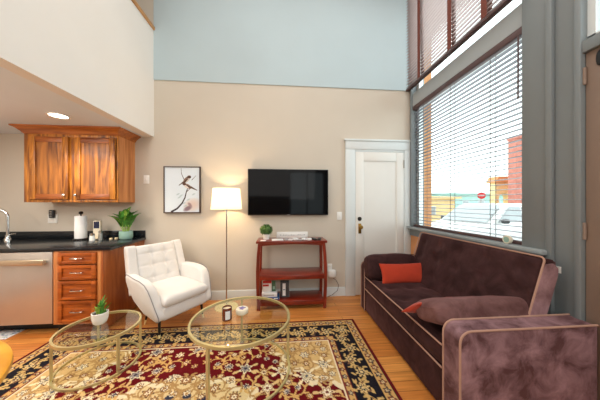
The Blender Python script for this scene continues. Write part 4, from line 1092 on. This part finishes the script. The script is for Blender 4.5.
def house(name, px0, px1, D, z1, mat, label, roofm, deep=4, winm=None, eave=.3):
    x0, y0 = far(px0, D); x1, y1 = far(px1, D); u = Vector((x1-x0, y1-y0, 0)); w_ = u.length; a = math.atan2(u.y, u.x)
    o = empty(name, label, 'building', (x0, y0, GZ))
    Mx = Matrix.Translation((x0, y0, GZ)) @ Matrix.Rotation(a, 4, 'Z'); h = z1-GZ
    m = MB(); m.box(0, w_, 0, deep, 0, h, mat=Mx); m.build('wall', mat, o, False)
    m = MB(); m.box(-eave, w_+eave, -eave, deep+eave, h, h+.18, mat=Mx); m.build('roof', roofm, o, False)
    for i in range(max(1, int(w_/2))):
        xx = (i+.5)*w_/max(1, int(w_/2)); fm = MB(); fm.box(xx-.45, xx+.45, -.03, .01, h*.38, h*.72, mat=Mx); fo = fm.build('window', M['trim'], o, False)
        fm = MB(); fm.box(xx-.38, xx+.38, -.04, -.025, h*.41, h*.69, mat=Mx); fm.build('window_pane', M['carglass'], fo, False)
house('low_building', 405, 455, 17, 1.75, M['yellowb'], 'low yellow building across the street left of the car', M['yellowb'])
house('long_building', 380, 520, 30, 2.6, M['teal'], 'long teal building far across the street', M['teal'])
house('brick_building', 516, 600, 13, 5.2, M['brick'], 'tall red brick building at the right across the street', M['brick'], deep=.5, eave=.05)
x, y = far(496, 15); x1, y1 = far(513, 15)
o = empty('arched_porch', 'yellow porch with an arched opening beside the brick building', 'porch', (x, y, GZ))
a = math.atan2(y1-y, x1-x); w_ = math.hypot(x1-x, y1-y); Mx = Matrix.Translation((x, y, GZ)) @ Matrix.Rotation(a, 4, 'Z')
ar = [(0, 0), (.2, 0), (.2, 2.0)]+[(.2+(w_-.4)*(1-math.cos(math.pi*i/10))/2, 2.0+.4*math.sin(math.pi*i/10)) for i in range(1, 10)]+[(w_-.2, 2.0), (w_-.2, 0), (w_, 0), (w_, 3.1), (0, 3.1)]
m = MB(); m.prism(ar, 'y', 0, .5, mat=Mx); m.build('arch_wall', M['yellowb'], o, False)
m = MB(); m.prism([(-.15, 3.1), (w_+.15, 3.1), (w_+.05, 3.5), (.05, 3.5)], 'y', -.15, .65, mat=Mx); m.build('roof', M['tanbrick'], o, False)
o = empty('brick_pier', 'tan brick pier outside just beyond the window', 'pier', (2.75, 4.25, GZ))
m = MB(); m.box(2.55, 2.9, 4.1, 4.45, GZ, 6.4); m.build('shaft', M['tanbrick'], o, False)
m = MB(); m.box(2.5, 2.95, 4.05, 4.5, 6.4, 6.6, .02); m.build('cap', M['tanbrick'], o, False)

# ------------------------------------------------------------------ light, sky, camera
wd = bpy.data.worlds.new('sky'); sc.world = wd; wd.use_nodes = True
bg_ = wd.node_tree.nodes['Background']; bg_.inputs['Color'].default_value = (.90, .96, 1, 1); bg_.inputs['Strength'].default_value = 3.0
def area(name, loc, rot, sx, sy, watts, colr):
    l = bpy.data.lights.new(name, 'AREA'); l.shape = 'RECTANGLE'; l.size = sx; l.size_y = sy; l.energy = watts; l.color = colr
    o = bpy.data.objects.new(name, l); COL.objects.link(o); o.location = loc; o.rotation_euler = rot; return o
area('overhead_fill', (.1, .6, 4.9), (0, 0, 0), 3.2, 4.0, 112, (1, .97, .93))  # added soft fill from above, no fixture there
area('camera_side_fill', (-.3, -2.3, 2.6), (R_(72), 0, 0), 3.2, 2.2, 50, (1, .96, .92))  # added fill behind the camera, not a lamp of the room
area('window_daylight', (XW+.35, 2.43, 2.7), (0, R_(90), 0), 3.2, 1.5, 40, (.88, .95, 1))
area('kitchen_fill', (-2.9, 1.3, 2.28), (0, 0, 0), 1.4, 1.6, 40, (1, .93, .85))  # added fill under the loft to brighten the kitchen
def point(name, loc, watts, colr, rad):
    l = bpy.data.lights.new(name, 'POINT'); l.energy = watts; l.color = colr; l.shadow_soft_size = rad
    o = bpy.data.objects.new(name, l); COL.objects.link(o); o.location = loc; return o
point('lamp_glow', (lx, ly, 1.44), 42, (1, .72, .42), .04)
point('kitchen_ceiling_fill', (-3.2, 1.0, 1.75), 26, (1, .94, .86), .15)  # added unseen point light to brighten the kitchen ceiling, no pendant there
sp = bpy.data.lights.new('downlight', 'SPOT'); sp.energy = 60; sp.color = (1, .86, .64); sp.spot_size = R_(120); sp.spot_blend = .6; sp.shadow_soft_size = .06
so_ = bpy.data.objects.new('downlight', sp); COL.objects.link(so_); so_.location = (-2.36, 2.55, 2.29)

cam = bpy.data.cameras.new('camera'); cam.sensor_width = 36; cam.lens = 222/600*36; cam.shift_y = 3.5/600; cam.clip_start = .02; cam.clip_end = 200
co = bpy.data.objects.new('camera', cam); COL.objects.link(co); co.location = (0, 0, 1.38); co.rotation_euler = (R_(90), 0, -TH)
sc.camera = co
sc.view_settings.view_transform = 'Standard'; sc.view_settings.look = 'None'; sc.view_settings.exposure = 0
